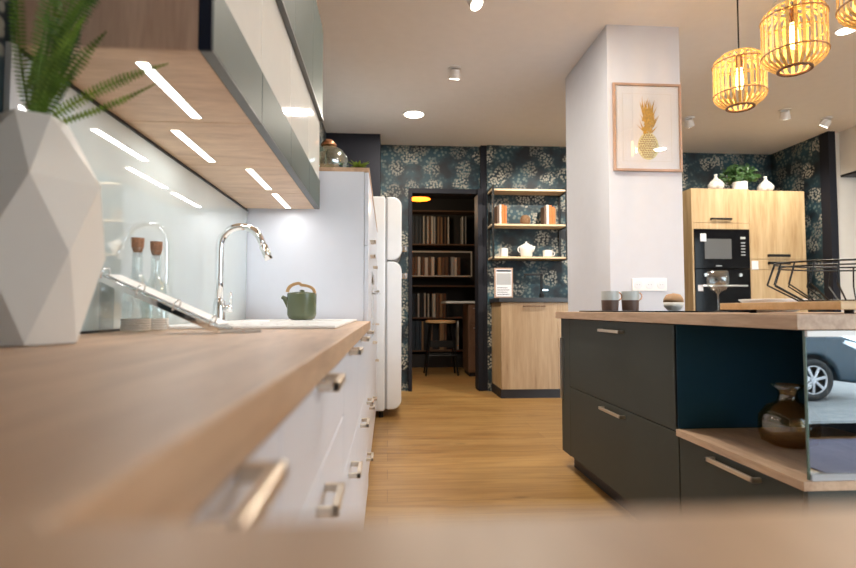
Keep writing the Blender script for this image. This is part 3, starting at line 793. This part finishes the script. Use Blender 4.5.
for r_ in range(-6, 7):
    for c_ in range(-4, 5):
        ex = cx + c_*.0175 + (r_ % 2)*.0087; ez = cz + r_*.0155
        if ((ex-cx)/.070)**2 + ((ez-cz)/.092)**2 < 1:
            ey.prism([(ex+.0062*math.cos(PI/3*i), ez+.0062*math.sin(PI/3*i)) for i in range(6)], 'y', YF-.0118, YF-.0113)
ey.build('fruit_eyes', 'tan', pr)
pl = MB(loc)
for k in range(80):
    bz_ = cz + .085 + .165*random.random(); bx_ = cx + random.uniform(-.045, .045)*(1-.3*random.random())
    an = random.uniform(-.9, .9)*(1 - .6*(bz_-cz-.085)/.165); ln_ = random.uniform(.065, .125)
    tip = (bx_ + math.sin(an)*ln_, bz_ + math.cos(an)*ln_); nx, nz = math.cos(an)*.0065, -math.sin(an)*.0065
    y_ = YF-.0113-.00002*k
    pl.face([(bx_-nx, y_, bz_-nz), (bx_+nx, y_, bz_+nz), (tip[0], y_, tip[1])])
pl.build('pineapple_crown', 'gold', pr)
MB(loc).box(px0+w_, px1-w_, YF-.0165, YF-.0150, pz0+w_, pz1-w_).build('cover_glass', pane_mat('picture_glass', (.98, .98, .98)), t)
loc = (1.815, YF, 1.15)
t = thing('socket_plate', 'white triple wall socket low on the white column', 'socket', loc)
MB(loc).box(1.692, 1.94, YF-.010, YF-.0005, 1.108, 1.194).build('plate', 'ceramic_white', t, bevel=.002)
for k in range(3):
    c = (1.733+.083*k, YF, 1.151)
    so = MB(loc); so.tube([(c[0], YF-.0135, c[2]), (c[0], YF-.0102, c[2])], .030, 20)
    s1 = so.build('socket_insert', 'paperwhite', t)
    hh = MB(loc)
    for dx in (-.009, .009): hh.tube([(c[0]+dx, YF-.0142, c[2]), (c[0]+dx, YF-.0136, c[2])], .003, 8)
    hh.build('pin_holes', 'grey', s1)

# ------------------------------------------------------------------ oak base cabinet, shelf unit
loc = (1.68, 6.3, 0)
t = thing('oak_cabinet', 'oak coffee-corner base cabinet with dark top against the wallpapered wall', 'cabinet', loc)
sub('body', 'oak_front', t, loc, 1.252, 2.42, 6.052, 6.597, .1, 1.062)
sub('plinth', 'plinth', t, loc, 1.245, 2.40, 6.045, 6.59, 0, .099)
d = sub('door', 'oak_front2', t, loc, 1.252, 1.89, 6.03, 6.051, .1, 1.060)
bar_handle(d, loc, 1, 1.62, 6.03, 1.018, .25, .03, .012, 'brown', along='x', wdt=.012)
d = sub('door', 'oak_front2', t, loc, 1.893, 2.42, 6.03, 6.051, .1, 1.060)
sub('dark_top', 'slate', t, loc, 1.225, 2.43, 6.01, 6.597, 1.064, 1.112)
# open shelf with black metal frame
loc = (1.66, 6.45, 1.55)
t = thing('shelf_rack', 'black metal wall rack with three pale oak shelves', 'shelf', loc)
SH = (1.60, 1.985, 2.40)
fr = MB(loc)
for x in (1.222, 2.10):
    for y in (6.31, 6.585): fr.box(x-.011, x+.011, y-.011, y+.011, 1.57, 2.44)
    for z in (1.575, 1.955, 2.368, 2.43): fr.box(x-.006, x+.006, 6.31, 6.585, z-.006, z+.006)
for z in (1.575, 2.43): fr.box(1.222, 2.10, 6.58, 6.59, z-.006, z+.006)
fr.build('metal_frame', 'blackmetal', t)
for z in SH: MB(loc).box(1.205, 2.115, 6.324, 6.570, z-.022, z).build('shelf_board', 'shelf_oak', t, bevel=.0015)
def book(x, w_, h_, m, label, z=SH[1], y=6.36, dp=.16, group='books on the middle shelf'):
    b_ = MB((x+w_/2, y+dp/2, z))
    b_.box(x, x+w_, y, y+dp, z+.0008, z+h_)
    o = b_.build('book', m, bevel=.004); return tag(o, label, 'book', group)
x = 1.275
for m, w_, h_, c in (('brown', .03, .225, 'dark brown'), ('cream', .028, .235, 'cream'), ('orange', .034, .235, 'deep orange'), ('orange', .030, .22, 'slimmer orange')):
    book(x, w_-.002, h_, m, c + ' book in the left group on the middle shelf'); x += w_
x = 1.845
for m, w_, h_, c in (('brown', .028, .225, 'dark brown'), ('cream', .030, .24, 'cream'), ('orange', .036, .235, 'deep orange'), ('orange', .034, .215, 'shorter orange'), ('tan', .018, .20, 'thin tan')):
    book(x, w_-.002, h_, m, c + ' book in the right group on the middle shelf'); x += w_
o = MB((1.63, 6.42, SH[1])).lathe([(0, .001), (.035, .001), (.058, .03), (.064, .065), (.05, .10), (.03, .118), (.0, .12)], (1.63, 6.42, SH[1]), 20).build('wicker_ball', 'wicker', smooth=True)
tag(o, 'brown wicker ball between the books on the middle shelf', 'ornament')
def cup(loc, label, r=.045, h_=.09, handle=True, side=1):
    t = thing('white_cup', label, 'cup', loc)
    a = MB(loc).lathe([(0, .001), (r*.8, .001), (r, .012), (r, h_), (r-.004, h_), (r-.004, .014), (0, .008)], loc, 24).build('cup_body', 'ceramic_white', t, smooth=False); auto(a)
    if handle:
        L = Vector(loc)
        MB(loc).tube([L+Vector((side*(r-.003+.028*math.sin(a)), 0, h_*.52-.028*math.cos(a))) for a in [PI*i/8 for i in range(9)]], .005, 8).build('handle', 'ceramic_white', t, smooth=True)
    return t
cup((1.365, 6.42, SH[0]), 'plain white cup at the left end of the lowest shelf', .052, .105, False)
cup((1.90, 6.42, SH[0]), 'white cup with handle at the right end of the lowest shelf', .056, .085, True)
loc = (1.64, 6.42, SH[0])
t = thing('white_teapot', 'white porcelain teapot in the middle of the lowest shelf', 'teapot', loc)
MB(loc).lathe([(0, .001), (.055, .001), (.068, .02), (.075, .09), (.085, .13), (.06, .148), (0, .15)], loc, 28).build('pot_body', 'ceramic_white', t, smooth=True)
MB(loc).lathe([(0, .151), (.04, .151), (.03, .165), (.008, .17), (.012, .185), (0, .19)], loc, 20).build('lid', 'ceramic_white', t, smooth=True)
L = Vector(loc)
MB(loc).tube([L+Vector((-.07-.03*math.sin(a), 0, .095-.035*math.cos(a))) for a in [PI*i/8 for i in range(9)]], .006, 8).build('handle', 'ceramic_white', t, smooth=True)
MB(loc).tube([L+Vector(p) for p in ((.07, 0, .07), (.09, 0, .10), (.10, 0, .135))], [.016, .011, .009], 10).build('spout', 'ceramic_white', t, smooth=True)
# price sheet in a stand
loc = (1.315, 6.2, 1.1125); SG = (1.345, 6.2, 1.1125)
t = thing('sign_holder', 'small framed information sheet standing on the dark top', 'sign', loc)
MB(SG).box(1.228+.01, 1.452, 6.19, 6.20, 1.113, 1.455).build('frame', 'frame_oak', t, bevel=.001)
pg = MB(SG).box(1.255, 1.437, 6.187, 6.1895, 1.128, 1.44).build('sheet', 'paperwhite', t)
MB(SG).box(1.262, 1.430, 6.1862, 6.1869, 1.262, 1.395).build('grey_block', 'grey', pg)
tx = MB(SG); tx.box(1.262, 1.432, 6.1862, 6.1869, 1.412, 1.432)
for k in range(4): tx.box(1.27, 1.41-.02*(k % 2), 6.1862, 6.1869, 1.15+.025*k, 1.156+.025*k)
tx.build('print_lines', 'bluedark', pg)
# black faucet on the dark top
loc = (1.72, 6.3, 1.1125)
t = thing('black_faucet', 'matt black angular faucet on the dark cabinet top', 'faucet', loc)
b_ = MB(loc); b_.box(1.775, 1.80, 6.29, 6.315, 1.113, 1.40); b_.box(1.58, 1.80, 6.29, 6.315, 1.375, 1.40); b_.box(1.58, 1.60, 6.29, 6.315, 1.35, 1.375); b_.build('spout', 'black', t, bevel=.003)
b_ = MB(loc); b_.lathe([(0, 0), (.03, 0), (.03, .05), (0, .05)], (1.7875, 6.3025, 1.113), 16); b_.build('base', 'black', t)
b_ = MB(loc); b_.box(1.80, 1.86, 6.295, 6.31, 1.20, 1.215); b_.build('lever', 'chrome', t)

# ------------------------------------------------------------------ tall oak unit with microwave and oven
X0, XM, X1, YT = 3.47, 4.165, 4.86, 6.03
loc = (3.8, 6.3, 0)
t = thing('oak_oven_unit', 'tall pale oak unit holding the black microwave and oven', 'cabinet', loc)
c = MB(loc); c.box(X0, X0+.02, YT, 6.597, .1, 2.375); c.box(XM-.012, XM, YT, 6.597, .1, 2.375); c.box(X0+.02, XM-.012, 6.58, 6.597, .1, 2.375)
c.box(X0+.02, XM-.012, YT+.022, 6.58, 2.35, 2.375); c.box(X0+.02, XM-.012, YT, 6.58, 1.905, 1.975)
c.box(X0+.02, XM-.012, YT+.005, 6.58, .86, .90)
c.build('body', 'oak_front', t, bevel=.001)
sub('plinth', 'plinth', t, loc, X0+.01, XM, YT+.05, 6.59, 0, .099)
d = sub('door', 'oak_front', t, loc, X0+.021, XM-.014, YT, YT+.02, 1.978, 2.374)
bar_handle(d, loc, 1, 3.815, YT, 2.02, .25, .03, .010, 'blackmetal', along='x', wdt=.022)
d = sub('door', 'oak_front', t, loc, X0+.021, XM-.014, YT, YT+.02, .105, .855)
t.children
loc2 = (3.82, 6.1, 1.446)
m_ = thing('microwave', 'built-in black microwave in the tall oak unit', 'microwave', loc2)
MB(loc2).box(X0+.022, XM-.014, YT-.012, 6.45, 1.448, 1.903).build('body', 'blackgloss', m_, bevel=.003)
MB(loc2).box(X0+.14, X0+.46, YT-.0135, YT-.0122, 1.56, 1.79).build('window', 'dimgrey', m_)
k_ = MB(loc2)
for i in range(5): k_.box(XM-.12, XM-.07, YT-.014, YT-.0122, 1.60+.035*i, 1.612+.035*i)
k_.build('buttons', 'grey', m_)
MB(loc2).box(XM-.125, XM-.065, YT-.014, YT-.0122, 1.79, 1.815).build('display', 'greyglaze', m_)
MB(loc2).box(X0+.09, X0+.16, YT-.0145, YT-.0122, 1.76, 1.85).build('price_tag', 'paperwhite', m_)
MB(loc2).box(X0+.27, X0+.34, YT-.0145, YT-.0122, 1.475, 1.485).build('maker_mark', 'grey', m_)
loc2 = (3.82, 6.1, .903)
ov = thing('oven', 'built-in black glass oven with steel bar below the microwave', 'oven', loc2)
MB(loc2).box(X0+.022, XM-.014, YT-.012, 6.45, .903, 1.443).build('body', 'blackgloss', ov, bevel=.003)
h = MB(loc2); h.tube([(X0+.08, YT-.05, 1.25), (XM-.08, YT-.05, 1.25)], .011, 10); h.box(X0+.12, X0+.135, YT-.05, YT-.012, 1.243, 1.257); h.box(XM-.135, XM-.12, YT-.05, YT-.012, 1.243, 1.257); h.build('handle', 'steel', ov)
for x in (X0+.14, XM-.14): MB(loc2).tube([(x, YT-.03, 1.375), (x, YT-.0125, 1.375)], .02, 16).build('knob', 'steel', ov)
MB(loc2).box(X0+.05, X0+.11, YT-.0145, YT-.0122, 1.19, 1.26).build('price_tag', 'paperwhite', ov)
loc = (4.5, 6.3, 0)
t = thing('oak_tall_unit', 'tall pale oak cabinet right of the microwave unit', 'cabinet', loc)
sub('body', 'oak_front', t, loc, XM+.002, X1, YT+.021, 6.597, .1, 2.36)
sub('plinth', 'plinth', t, loc, XM+.01, X1-.01, YT+.05, 6.59, 0, .099)
for z0, z1, hz in ((1.562, 2.36, 1.602), (1.44, 1.558, 1.515), (.1, 1.436, None)):
    d = sub('door', 'oak_front', t, loc, XM+.003, X1-.022, YT, YT+.02, z0, z1)
    if hz: bar_handle(d, loc, 1, 4.50, YT, hz, .26, .03, .010, 'blackmetal', along='x', wdt=.03)
MB(loc).box(XM+.01, XM+.09, YT-.003, YT-.0005, 1.44, 1.54).build('price_tag', 'paperwhite', t)
def onion_vase(x, label):
    l = (x, 6.14, 2.3765)
    o = MB(l).lathe([(0, 0), (.055, 0), (.085, .035), (.088, .07), (.060, .11), (.024, .14), (.015, .165), (.020, .19), (.0, .19)], l, 28).build('onion_vase', 'pattern_white', smooth=True)
    return tag(o, label, 'vase')
onion_vase(3.84, 'small patterned white vase on the oak unit, left of the plant')
o = onion_vase(4.45, 'small patterned white vase on the oak unit, right of the plant'); o.location.z = 2.3615
loc = (4.135, 6.14, 2.3765)
t = thing('shelf_plant', 'bushy dark green plant in a white pot on the oak unit', 'plant', loc)
MB(loc).lathe([(0, 0), (.06, 0), (.078, .01), (.08, .10), (.073, .10), (.07, .08), (0, .08)], loc, 28).build('pot', 'ceramic_white', t, smooth=False)
lf = MB(loc)
for i in range(420):
    a = random.random()*2*PI; el = random.uniform(-.15, 1.2); r = random.uniform(.04, .24)
    c = Vector((4.14 + r*math.cos(a)*math.cos(el)*1.0, 6.15 + r*.55*math.sin(a)*math.cos(el), 2.3765 + .13 + max(-.02, r*.85*math.sin(el))))
    q = Vector((random.uniform(-1, 1), random.uniform(-1, 1), random.uniform(-.4, 1))).normalized(); s_ = q.cross(Vector((0, 1, .3))).normalized()
    l = random.uniform(.02, .04)
    lf.face([c-q*l, c+s_*l*.5, c+q*l, c-s_*l*.5])
lf.build('foliage', 'darkleaf', t)
st = MB(loc)
for i in range(9):
    a = 2*PI*i/9; st.tube([(4.135, 6.14, 2.46), (4.135+.06*math.cos(a), 6.14+.04*math.sin(a), 2.53), (4.135+.13*math.cos(a), 6.14+.08*math.sin(a), 2.58)], .003, 5)
st.build('stems', 'darkleaf', t)
# hanging cabinet at the right edge
loc = (6.0, 5.56, 2.48)
t = thing('hanging_cabinet', 'beige wall-hung box with dark underside at the right edge', 'cabinet', loc)
MB(loc).box(5.12, 6.9, 5.30, 5.825, 2.505, 2.998).build('body', 'wall_white', t, bevel=.002)
MB(loc).box(5.12, 6.9, 5.30, 5.825, 2.48, 2.504).build('underside', 'black', t)

# ------------------------------------------------------------------ back room behind the doorway
loc = (1.0, 9.5, 0)
t = thing('bookcase', 'dark bookcase of sample binders in the back room', 'bookcase', loc)
b_ = MB(loc); b_.box(.18, .20, 9.36, 9.7, 0, 2.75); b_.box(1.62, 1.64, 9.36, 9.7, 0, 2.75); b_.box(.2, 1.62, 9.68, 9.7, 0, 2.75); b_.box(.2, 1.62, 9.38, 9.68, 0, .22); b_.build('carcass', 'dark', t)
for z in (.291, .852, 1.398, 2.110, 2.69): MB(loc).box(.2, 1.62, 9.37, 9.679, z-.022, z).build('shelf_board', 'brown', t)
wb = MB(loc); wb.box(.2, 1.44, 9.355, 9.369, 1.962, 1.985); wb.box(.2, 1.44, 9.355, 9.369, 1.545, 1.566); wb.box(1.42, 1.44, 9.355, 9.369, 1.566, 1.962); wb.build('white_rail', 'cream', t)
MB(loc).box(.2, 1.42, 9.37, 9.679, 1.545, 1.562).build('shelf_board', 'brown', t)
wordc = {'bluedark': 'dark blue', 'cream': 'pale cream', 'tan': 'orange-tan', 'brown': 'brown', 'black': 'black', 'grey': 'grey'}
def binder_row(z, seq, h, wname, x=.40):
    for m, w_ in seq:
        if m:
            b_ = MB((x, 9.5, z)); hh = h*random.uniform(.95, 1.0)
            b_.box(x, x+w_-.008, 9.40, 9.62, z+.0008, z+hh)
            tag(b_.build('binder', m, bevel=.002), wordc[m] + ' sample binder on the ' + wname + ' of the back-room bookcase', 'binder', wordc[m] + ' binders on the ' + wname)
        x += w_
binder_row(2.110, [('bluedark', .06), ('bluedark', .07), ('bluedark', .05), ('black', .02), ('cream', .03), ('black', .04), ('cream', .03), ('brown', .04), ('cream', .04), ('grey', .04), ('black', .03), ('tan', .03), ('brown', .03), ('tan', .03), ('black', .03), ('brown', .035), ('black', .02), ('cream', .03), (None, .22), ('cream', .025), ('black', .03), ('grey', .025)], .49, 'top shelf')
binder_row(1.562, [('brown', .06), ('brown', .05), ('cream', .05), ('brown', .02), ('brown', .05), ('cream', .06), ('brown', .05), ('cream', .06), (None, .06), ('tan', .06), ('brown', .06), ('brown', .06), ('black', .04), ('grey', .06), ('cream', .05), ('brown', .06)], .33, 'white-edged shelf')
binder_row(.852, [('bluedark', .07), ('black', .04), ('cream', .03), ('black', .08), ('cream', .03), ('black', .03), ('cream', .03), (None, .05), ('cream', .06), ('brown', .07), ('tan', .05), ('brown', .06), ('black', .05)], .42, 'middle shelf')
binder_row(.291, [('bluedark', .07), ('bluedark', .07), ('bluedark', .04), ('tan', .03), ('black', .10), ('brown', .06), (None, .12), ('tan', .035), ('tan', .035), ('brown', .05), (None, .18), ('cream', .03)], .50, 'bottom shelf')
# stool
loc = (.80, 8.35, 0)
t = thing('stool', 'low round-topped black stool in the back room', 'stool', loc)
MB(loc).lathe([(0, .775), (.20, .775), (.235, .785), (.235, .81), (.20, .82), (0, .82)], (.80, 8.35, 0), 32).build('seat', 'board', t, smooth=False)
for sx, sy in ((-1, -1), (1, -1), (1, 1), (-1, 1)):
    MB(loc).tube([(.80+sx*.24, 8.35+sy*.2, 0), (.80+sx*.15, 8.35+sy*.14, .774)], .013, 8).build('leg', 'blackmetal', t)
q = MB(loc); zf = .30
pp = [(.80+sx*.205, 8.35+sy*.177, zf) for sx, sy in ((-1, -1), (1, -1), (1, 1), (-1, 1))]
for i in range(4): q.tube([pp[i], pp[(i+1) % 4]], .010, 8)
q.box(.62, .98, 8.20, 8.22, .42, .52)
q.build('footrest', 'blackmetal', t)
# desk
loc = (1.6, 8.2, 0)
t = thing('desk', 'brown wooden desk with pale top and drawers in the back room', 'desk', loc)
MB(loc).box(.84, 2.2, 8.0, 8.7, 1.075, 1.105).build('desk_top', 'cream', t, bevel=.002)
MB(loc).box(1.18, 2.1, 8.05, 8.65, .06, 1.074).build('body', 'desk_wood', t)
MB(loc).box(1.2, 2.08, 8.08, 8.6, 0, .06).build('plinth', 'plinth', t)
for z0, z1 in ((.78, 1.05), (.10, .76)):
    d = MB(loc).box(1.20, 1.66, 8.032, 8.049, z0, z1).build('drawer', 'desk_wood', t, bevel=.001)
    bar_handle(d, loc, 1, 1.32, 8.032, z1-.05, .14, .02, .008, 'steel', along='x', wdt=.01)
# amber lamp
loc = (.40, 8.0, 2.56)
t = thing('amber_lamp', 'glowing amber pendant lamp in the back room', 'lamp', (.45, 8.0, CH-.035))
loc = (.45, 8.0, CH-.035)
sh = MB(loc).lathe([(.03, 2.70), (.09, 2.68), (.17, 2.60), (.165, 2.60), (.085, 2.672), (.03, 2.69)], (.45, 8.0, 0), 28).build('lamp_shade', 'amberlamp', t, smooth=True)
MB(loc).tube([(.45, 8.0, 2.70), (.45, 8.0, 2.964)], .004, 6).build('cord', 'black', t)
light('POINT', 'amber_light', (0, 0, -.50), 14, (1, .74, .48), .05, parent=t)

# ------------------------------------------------------------------ rattan pendants over the island
def pendant(loc, label, zb=2.15):
    """loc: ceiling point; shade bottom at z 2.10"""
    t = thing('rattan_pendant', label, 'pendant lamp', loc, group='rattan pendants over the island')
    x, y, _ = loc; H_ = .305; R_ = .137
    def prof(u): # radius against height fraction
        if u < .22: return .072 + (R_-.072)*math.sin(u/.22*PI/2)
        if u > .86: return .092 + (R_-.092)*math.sin((1-u)/.14*PI/2)
        return R_
    n = 26
    slats = MB(loc)
    for i in range(n):
        a = 2*PI*i/n; c, s_ = math.cos(a), math.sin(a); tn = Vector((-s_, c, 0))
        P_ = [Vector((x+prof(u)*c, y+prof(u)*s_, zb+H_*u)) for u in (0, .03, .07, .12, .17, .22, .4, .6, .8, .86, .91, .96, 1.0)]
        for p, q in zip(P_[:-1], P_[1:]):
            d_ = (q-p).normalized(); nn = d_.cross(tn)
            slats.obox((p+q)/2, d_, tn, nn, ((q-p).length*.52, .0068, .0018))
    sp = slats.build('lamp_shade', 'bamboo', t)
    def rg(r, z, th, m, nm): MB(loc).tube([(x+r*math.cos(2*PI*i/32), y+r*math.sin(2*PI*i/32), z) for i in range(32)], th, 6, closed=True).build(nm, m, t, smooth=True)
    rg(.140, zb+H_*.24, .0045, 'tan', 'lower_hoop'); rg(.140, zb+H_*.83, .0045, 'tan', 'upper_hoop'); rg(.132, zb+H_*.55, .003, 'bamboo', 'inner_hoop')
    rg(.070, zb, .008, 'brown', 'bottom_ring'); rg(.092, zb+H_, .006, 'bamboo', 'top_hoop')
    tp = MB(loc)
    for i in range(10):
        a = 2*PI*i/10; tp.obox(Vector((x+.048*math.cos(a), y+.048*math.sin(a), zb+H_)), (math.cos(a), math.sin(a), 0), (-math.sin(a), math.cos(a), 0), (0, 0, 1), (.044, .004, .002))
    tp.build('top_spokes', 'bamboo', t)
    MB(loc).lathe([(0, zb+H_+.012), (.018, zb+H_+.008), (.020, zb+H_-.075), (0, zb+H_-.075)], (x, y, 0), 16).build('lamp_holder', 'brown', t, smooth=False)
    MB(loc).lathe([(0, zb+.10), (.014, zb+.108), (.021, zb+.14), (.018, zb+.19), (.013, zb+.259), (0, zb+.259)], (x, y, 0), 20).build('bulb', 'bulb', t, smooth=True)
    MB(loc).tube([(x, y, zb+H_+.01), (x, y, CH-.03)], .0045, 8).build('cord', 'black', t)
    MB(loc).lathe([(0, CH-.03), (.05, CH-.03), (.055, CH-.001), (0, CH-.001)], (x, y, 0), 24).build('ceiling_rose', 'black', t)
    light('POINT', 'bulb_light', (0, 0, zb+.15-loc[2]), PENDANT_W, (1, .58, .22), .03, parent=t)
    return t
p0 = pendant((2.035, 3.0, CH), 'round rattan pendant lamp, farthest and lowest in view of the three over the island')
pendant((1.965, 2.48, CH), 'round rattan pendant lamp in the middle of the three over the island', 2.14)
pendant((1.95, 2.0, CH), 'round rattan pendant lamp cut off by the top right corner', 2.12)

# ------------------------------------------------------------------ ceiling lights
def downlight(x, y, label, power=SPOT_W, r=.075):
    loc = (x, y, CH); t = thing('downlight', label, 'ceiling light', loc)
    MB(loc).lathe([(r, -.001), (r+.018, -.001), (r+.018, -.010), (r, -.008)], (x, y, CH), 32, closed=True).build('trim_ring', 'ceramic_white', t, smooth=False)
    MB(loc).lathe([(0, -.002), (r-.001, -.002), (r-.001, -.007), (0, -.007)], (x, y, CH), 32).build('diffuser', 'lamp_disc', t)
    light('AREA', 'downlight_light', (0, 0, -.012), power, (1, .91, .78), r*1.8, parent=t)
    return t
def spot(x, y, label, tilt=(.3, .0), power=SPOT_W, warm=(1, .91, .78), spread=1.75):
    loc = (x, y, CH); t = thing('ceiling_spotlight', label, 'ceiling light', loc)
    MB(loc).lathe([(0, -.001), (.055, -.001), (.055, -.012), (0, -.012)], (x, y, CH), 24).build('mount', 'ceramic_white', t)
    d_ = Vector((tilt[0], tilt[1], -1)).normalized(); c = Vector((x, y, CH-.045))
    MB(loc).tube([c - d_*.030, c + d_*.045], [.036, .048], 20).build('lamp_head', 'ceramic_white', t, smooth=False)
    MB(loc).tube([c + d_*.0455, c + d_*.048], .040, 20).build('lamp_lens', 'lamp_disc', t)
    rot = d_.to_track_quat('-Z', 'Y').to_euler()
    light('SPOT', 'spot_light', Vector((0, 0, -.045)) + d_*.052, power, warm, .012, spot=spread, blend=.5, rot=rot, parent=t)
    return t
downlight(.261, 5.595, 'round lit recessed downlight near the doorway', r=.10)
spot(.553, 4.489, 'white gimbal spotlight between the downlight and the column', (-.05, .35))
spot(.538, 3.40, 'white gimbal spotlight at the top edge of the ceiling', (.5, -.5))
spot(3.163, 5.503, 'white gimbal spotlight just right of the framed print', (.45, .55))
spot(4.61, 5.40, 'white gimbal spotlight above the wallpapered alcove', (-.35, .65))
downlight(3.30, 3.66, 'bright recessed downlight behind the rattan pendants', r=.06)
# extra downlights added outside the picture, then the spots on shelf and oak units
downlight(.75, 3.0, 'added unseen downlight over the aisle near the camera')
downlight(3.4, .8, 'added unseen downlight above the space right of the island')
spot(2.05, 5.0, 'white gimbal spotlight aimed at the shelf rack', (-.25, 1.1), SPOT_W*4, spread=1.25)
spot(4.0, 5.2, 'white gimbal spotlight aimed at the tall oak units', (.35, .55), SPOT_W*1.3)
o = MB((2.7, 3.34, CH)).lathe([(.145, -.001), (.17, -.001), (.17, -.012), (.145, -.010)], (2.7, 3.34, CH), 36, closed=True).build('ceiling_speaker', 'ceramic_white')
tag(o, 'pale round ceiling ring behind the middle rattan pendant', 'ceiling fitting')

# ------------------------------------------------------------------ outside: parked car, mat by the shop front
loc = (5.4, -6.1, -.42)
t = thing('car', 'dark blue car parked outside, mirrored in the island glass', 'car', loc)
yN, yF_ = -5.22, -6.95; gz = -.42
def arch(cx, r, n=10): return [(cx + r*math.cos(PI - PI*i/n), gz+.30 + r*math.sin(PI - PI*i/n)) for i in range(n+1)]
fx, rx = 6.50, 4.0
side = [(3.30, gz+.32)] + arch(rx, .40) + [(rx+.40, gz+.22), (fx-.40, gz+.22)] + arch(fx, .40) + [(7.40, gz+.24), (7.52, gz+.36), (7.52, gz+.62), (7.40, gz+.86), (7.0, gz+.99), (6.35, gz+1.06), (5.6, gz+1.08), (3.45, gz+1.08), (3.28, gz+.85)]
MB(loc).prism(side, 'y', yF_, yN).build('body', 'carblue', t, bevel=.05, bseg=3)
cabp = MB(loc)
lo = [(3.45, gz+1.06), (6.25, gz+1.06)]; hi = [(3.85, gz+1.55), (5.45, gz+1.55)]
v = [cabp._v(p) for p in ((3.42, yF_+.05, gz+1.06), (6.3, yF_+.05, gz+1.06), (6.3, yN-.05, gz+1.06), (3.42, yN-.05, gz+1.06), (3.75, yF_+.25, gz+1.58), (5.35, yF_+.25, gz+1.58), (5.35, yN-.25, gz+1.58), (3.75, yN-.25, gz+1.58))]
for f_ in ((3,2,1,0),(4,5,6,7),(0,1,5,4),(1,2,6,5),(2,3,7,6),(3,0,4,7)): cabp.bm.faces.new([v[i] for i in f_])
cabp.build('cabin', 'blackgloss', t, bevel=.04)
MB(loc).box(3.9, 5.3, yF_+.30, yN-.30, gz+1.575, gz+1.60).build('roof_panel', 'carblue', t)
for cx in (fx, rx):
    for yc, sgn in ((yN, 1), (yF_, -1)):
        y1, y0 = yc + sgn*.01, yc - sgn*.22
        wv = MB(loc); ra = [(.0, 0)]
        def wheel_ring(r, y): return [(cx + r*math.cos(2*PI*i/36), y, gz+.325 + r*math.sin(2*PI*i/36)) for i in range(36)]
        prof = [(.20, y0), (.30, y0), (.325, y0+(y1-y0)*.15), (.325, y0+(y1-y0)*.85), (.305, y1), (.225, y1-sgn*.005), (.215, y1-sgn*.04), (.20, y0)]
        rr_ = [[wv._v(p) for p in wheel_ring(r, y)] for r, y in prof[:-1]]
        for i in range(len(rr_)):
            A_, B_ = rr_[i], rr_[(i+1) % len(rr_)]
            for j in range(36): wv.bm.faces.new((A_[j], A_[(j+1) % 36], B_[(j+1) % 36], B_[j]))
        wh = wv.build('wheel', 'tyre', t, smooth=True)
        rm = MB(loc)
        for k in range(7):
            a = 2*PI*k/7+.2; dv = Vector((math.cos(a), 0, math.sin(a))); tv = Vector((-math.sin(a), 0, math.cos(a)))
            rm.obox(Vector((cx, y1-sgn*.025, gz+.325)) + dv*.11, dv, tv, (0, 1, 0), (.105, .020, .010))
        rm.tube([(cx, y1-sgn*.045, gz+.325), (cx, y1-sgn*.008, gz+.325)], .045, 16)
        rm.tube(wheel_ring(.212, y1-sgn*.02), .013, 6, closed=True)
        rm.build('rim', 'alloy', wh)
MB(loc).prism([(7.30, gz+.74), (7.49, gz+.62), (7.515, gz+.70), (7.42, gz+.84), (7.02, gz+.93), (6.98, gz+.88)], 'y', yN-.30, yN+.008).build('headlight', 'headlight', t, bevel=.01)
MB(loc).box(7.30, 7.535, yN-.25, yN+.006, gz+.36, gz+.44).build('fog_lamp', 'headlight', t)
MB(loc).box(7.515, 7.53, yF_+.4, yN-.4, gz+.45, gz+.75).build('grille', 'black', t)
o = MB((3.4, -.4, 0)).box(2.6, 5.6, -1.15, .2, .0005, .012).build('entrance_mat', 'matgrey', bevel=.003)
tag(o, 'violet-grey entrance mat on the floor by the shop front', 'mat')
bpy.context.view_layer.update()
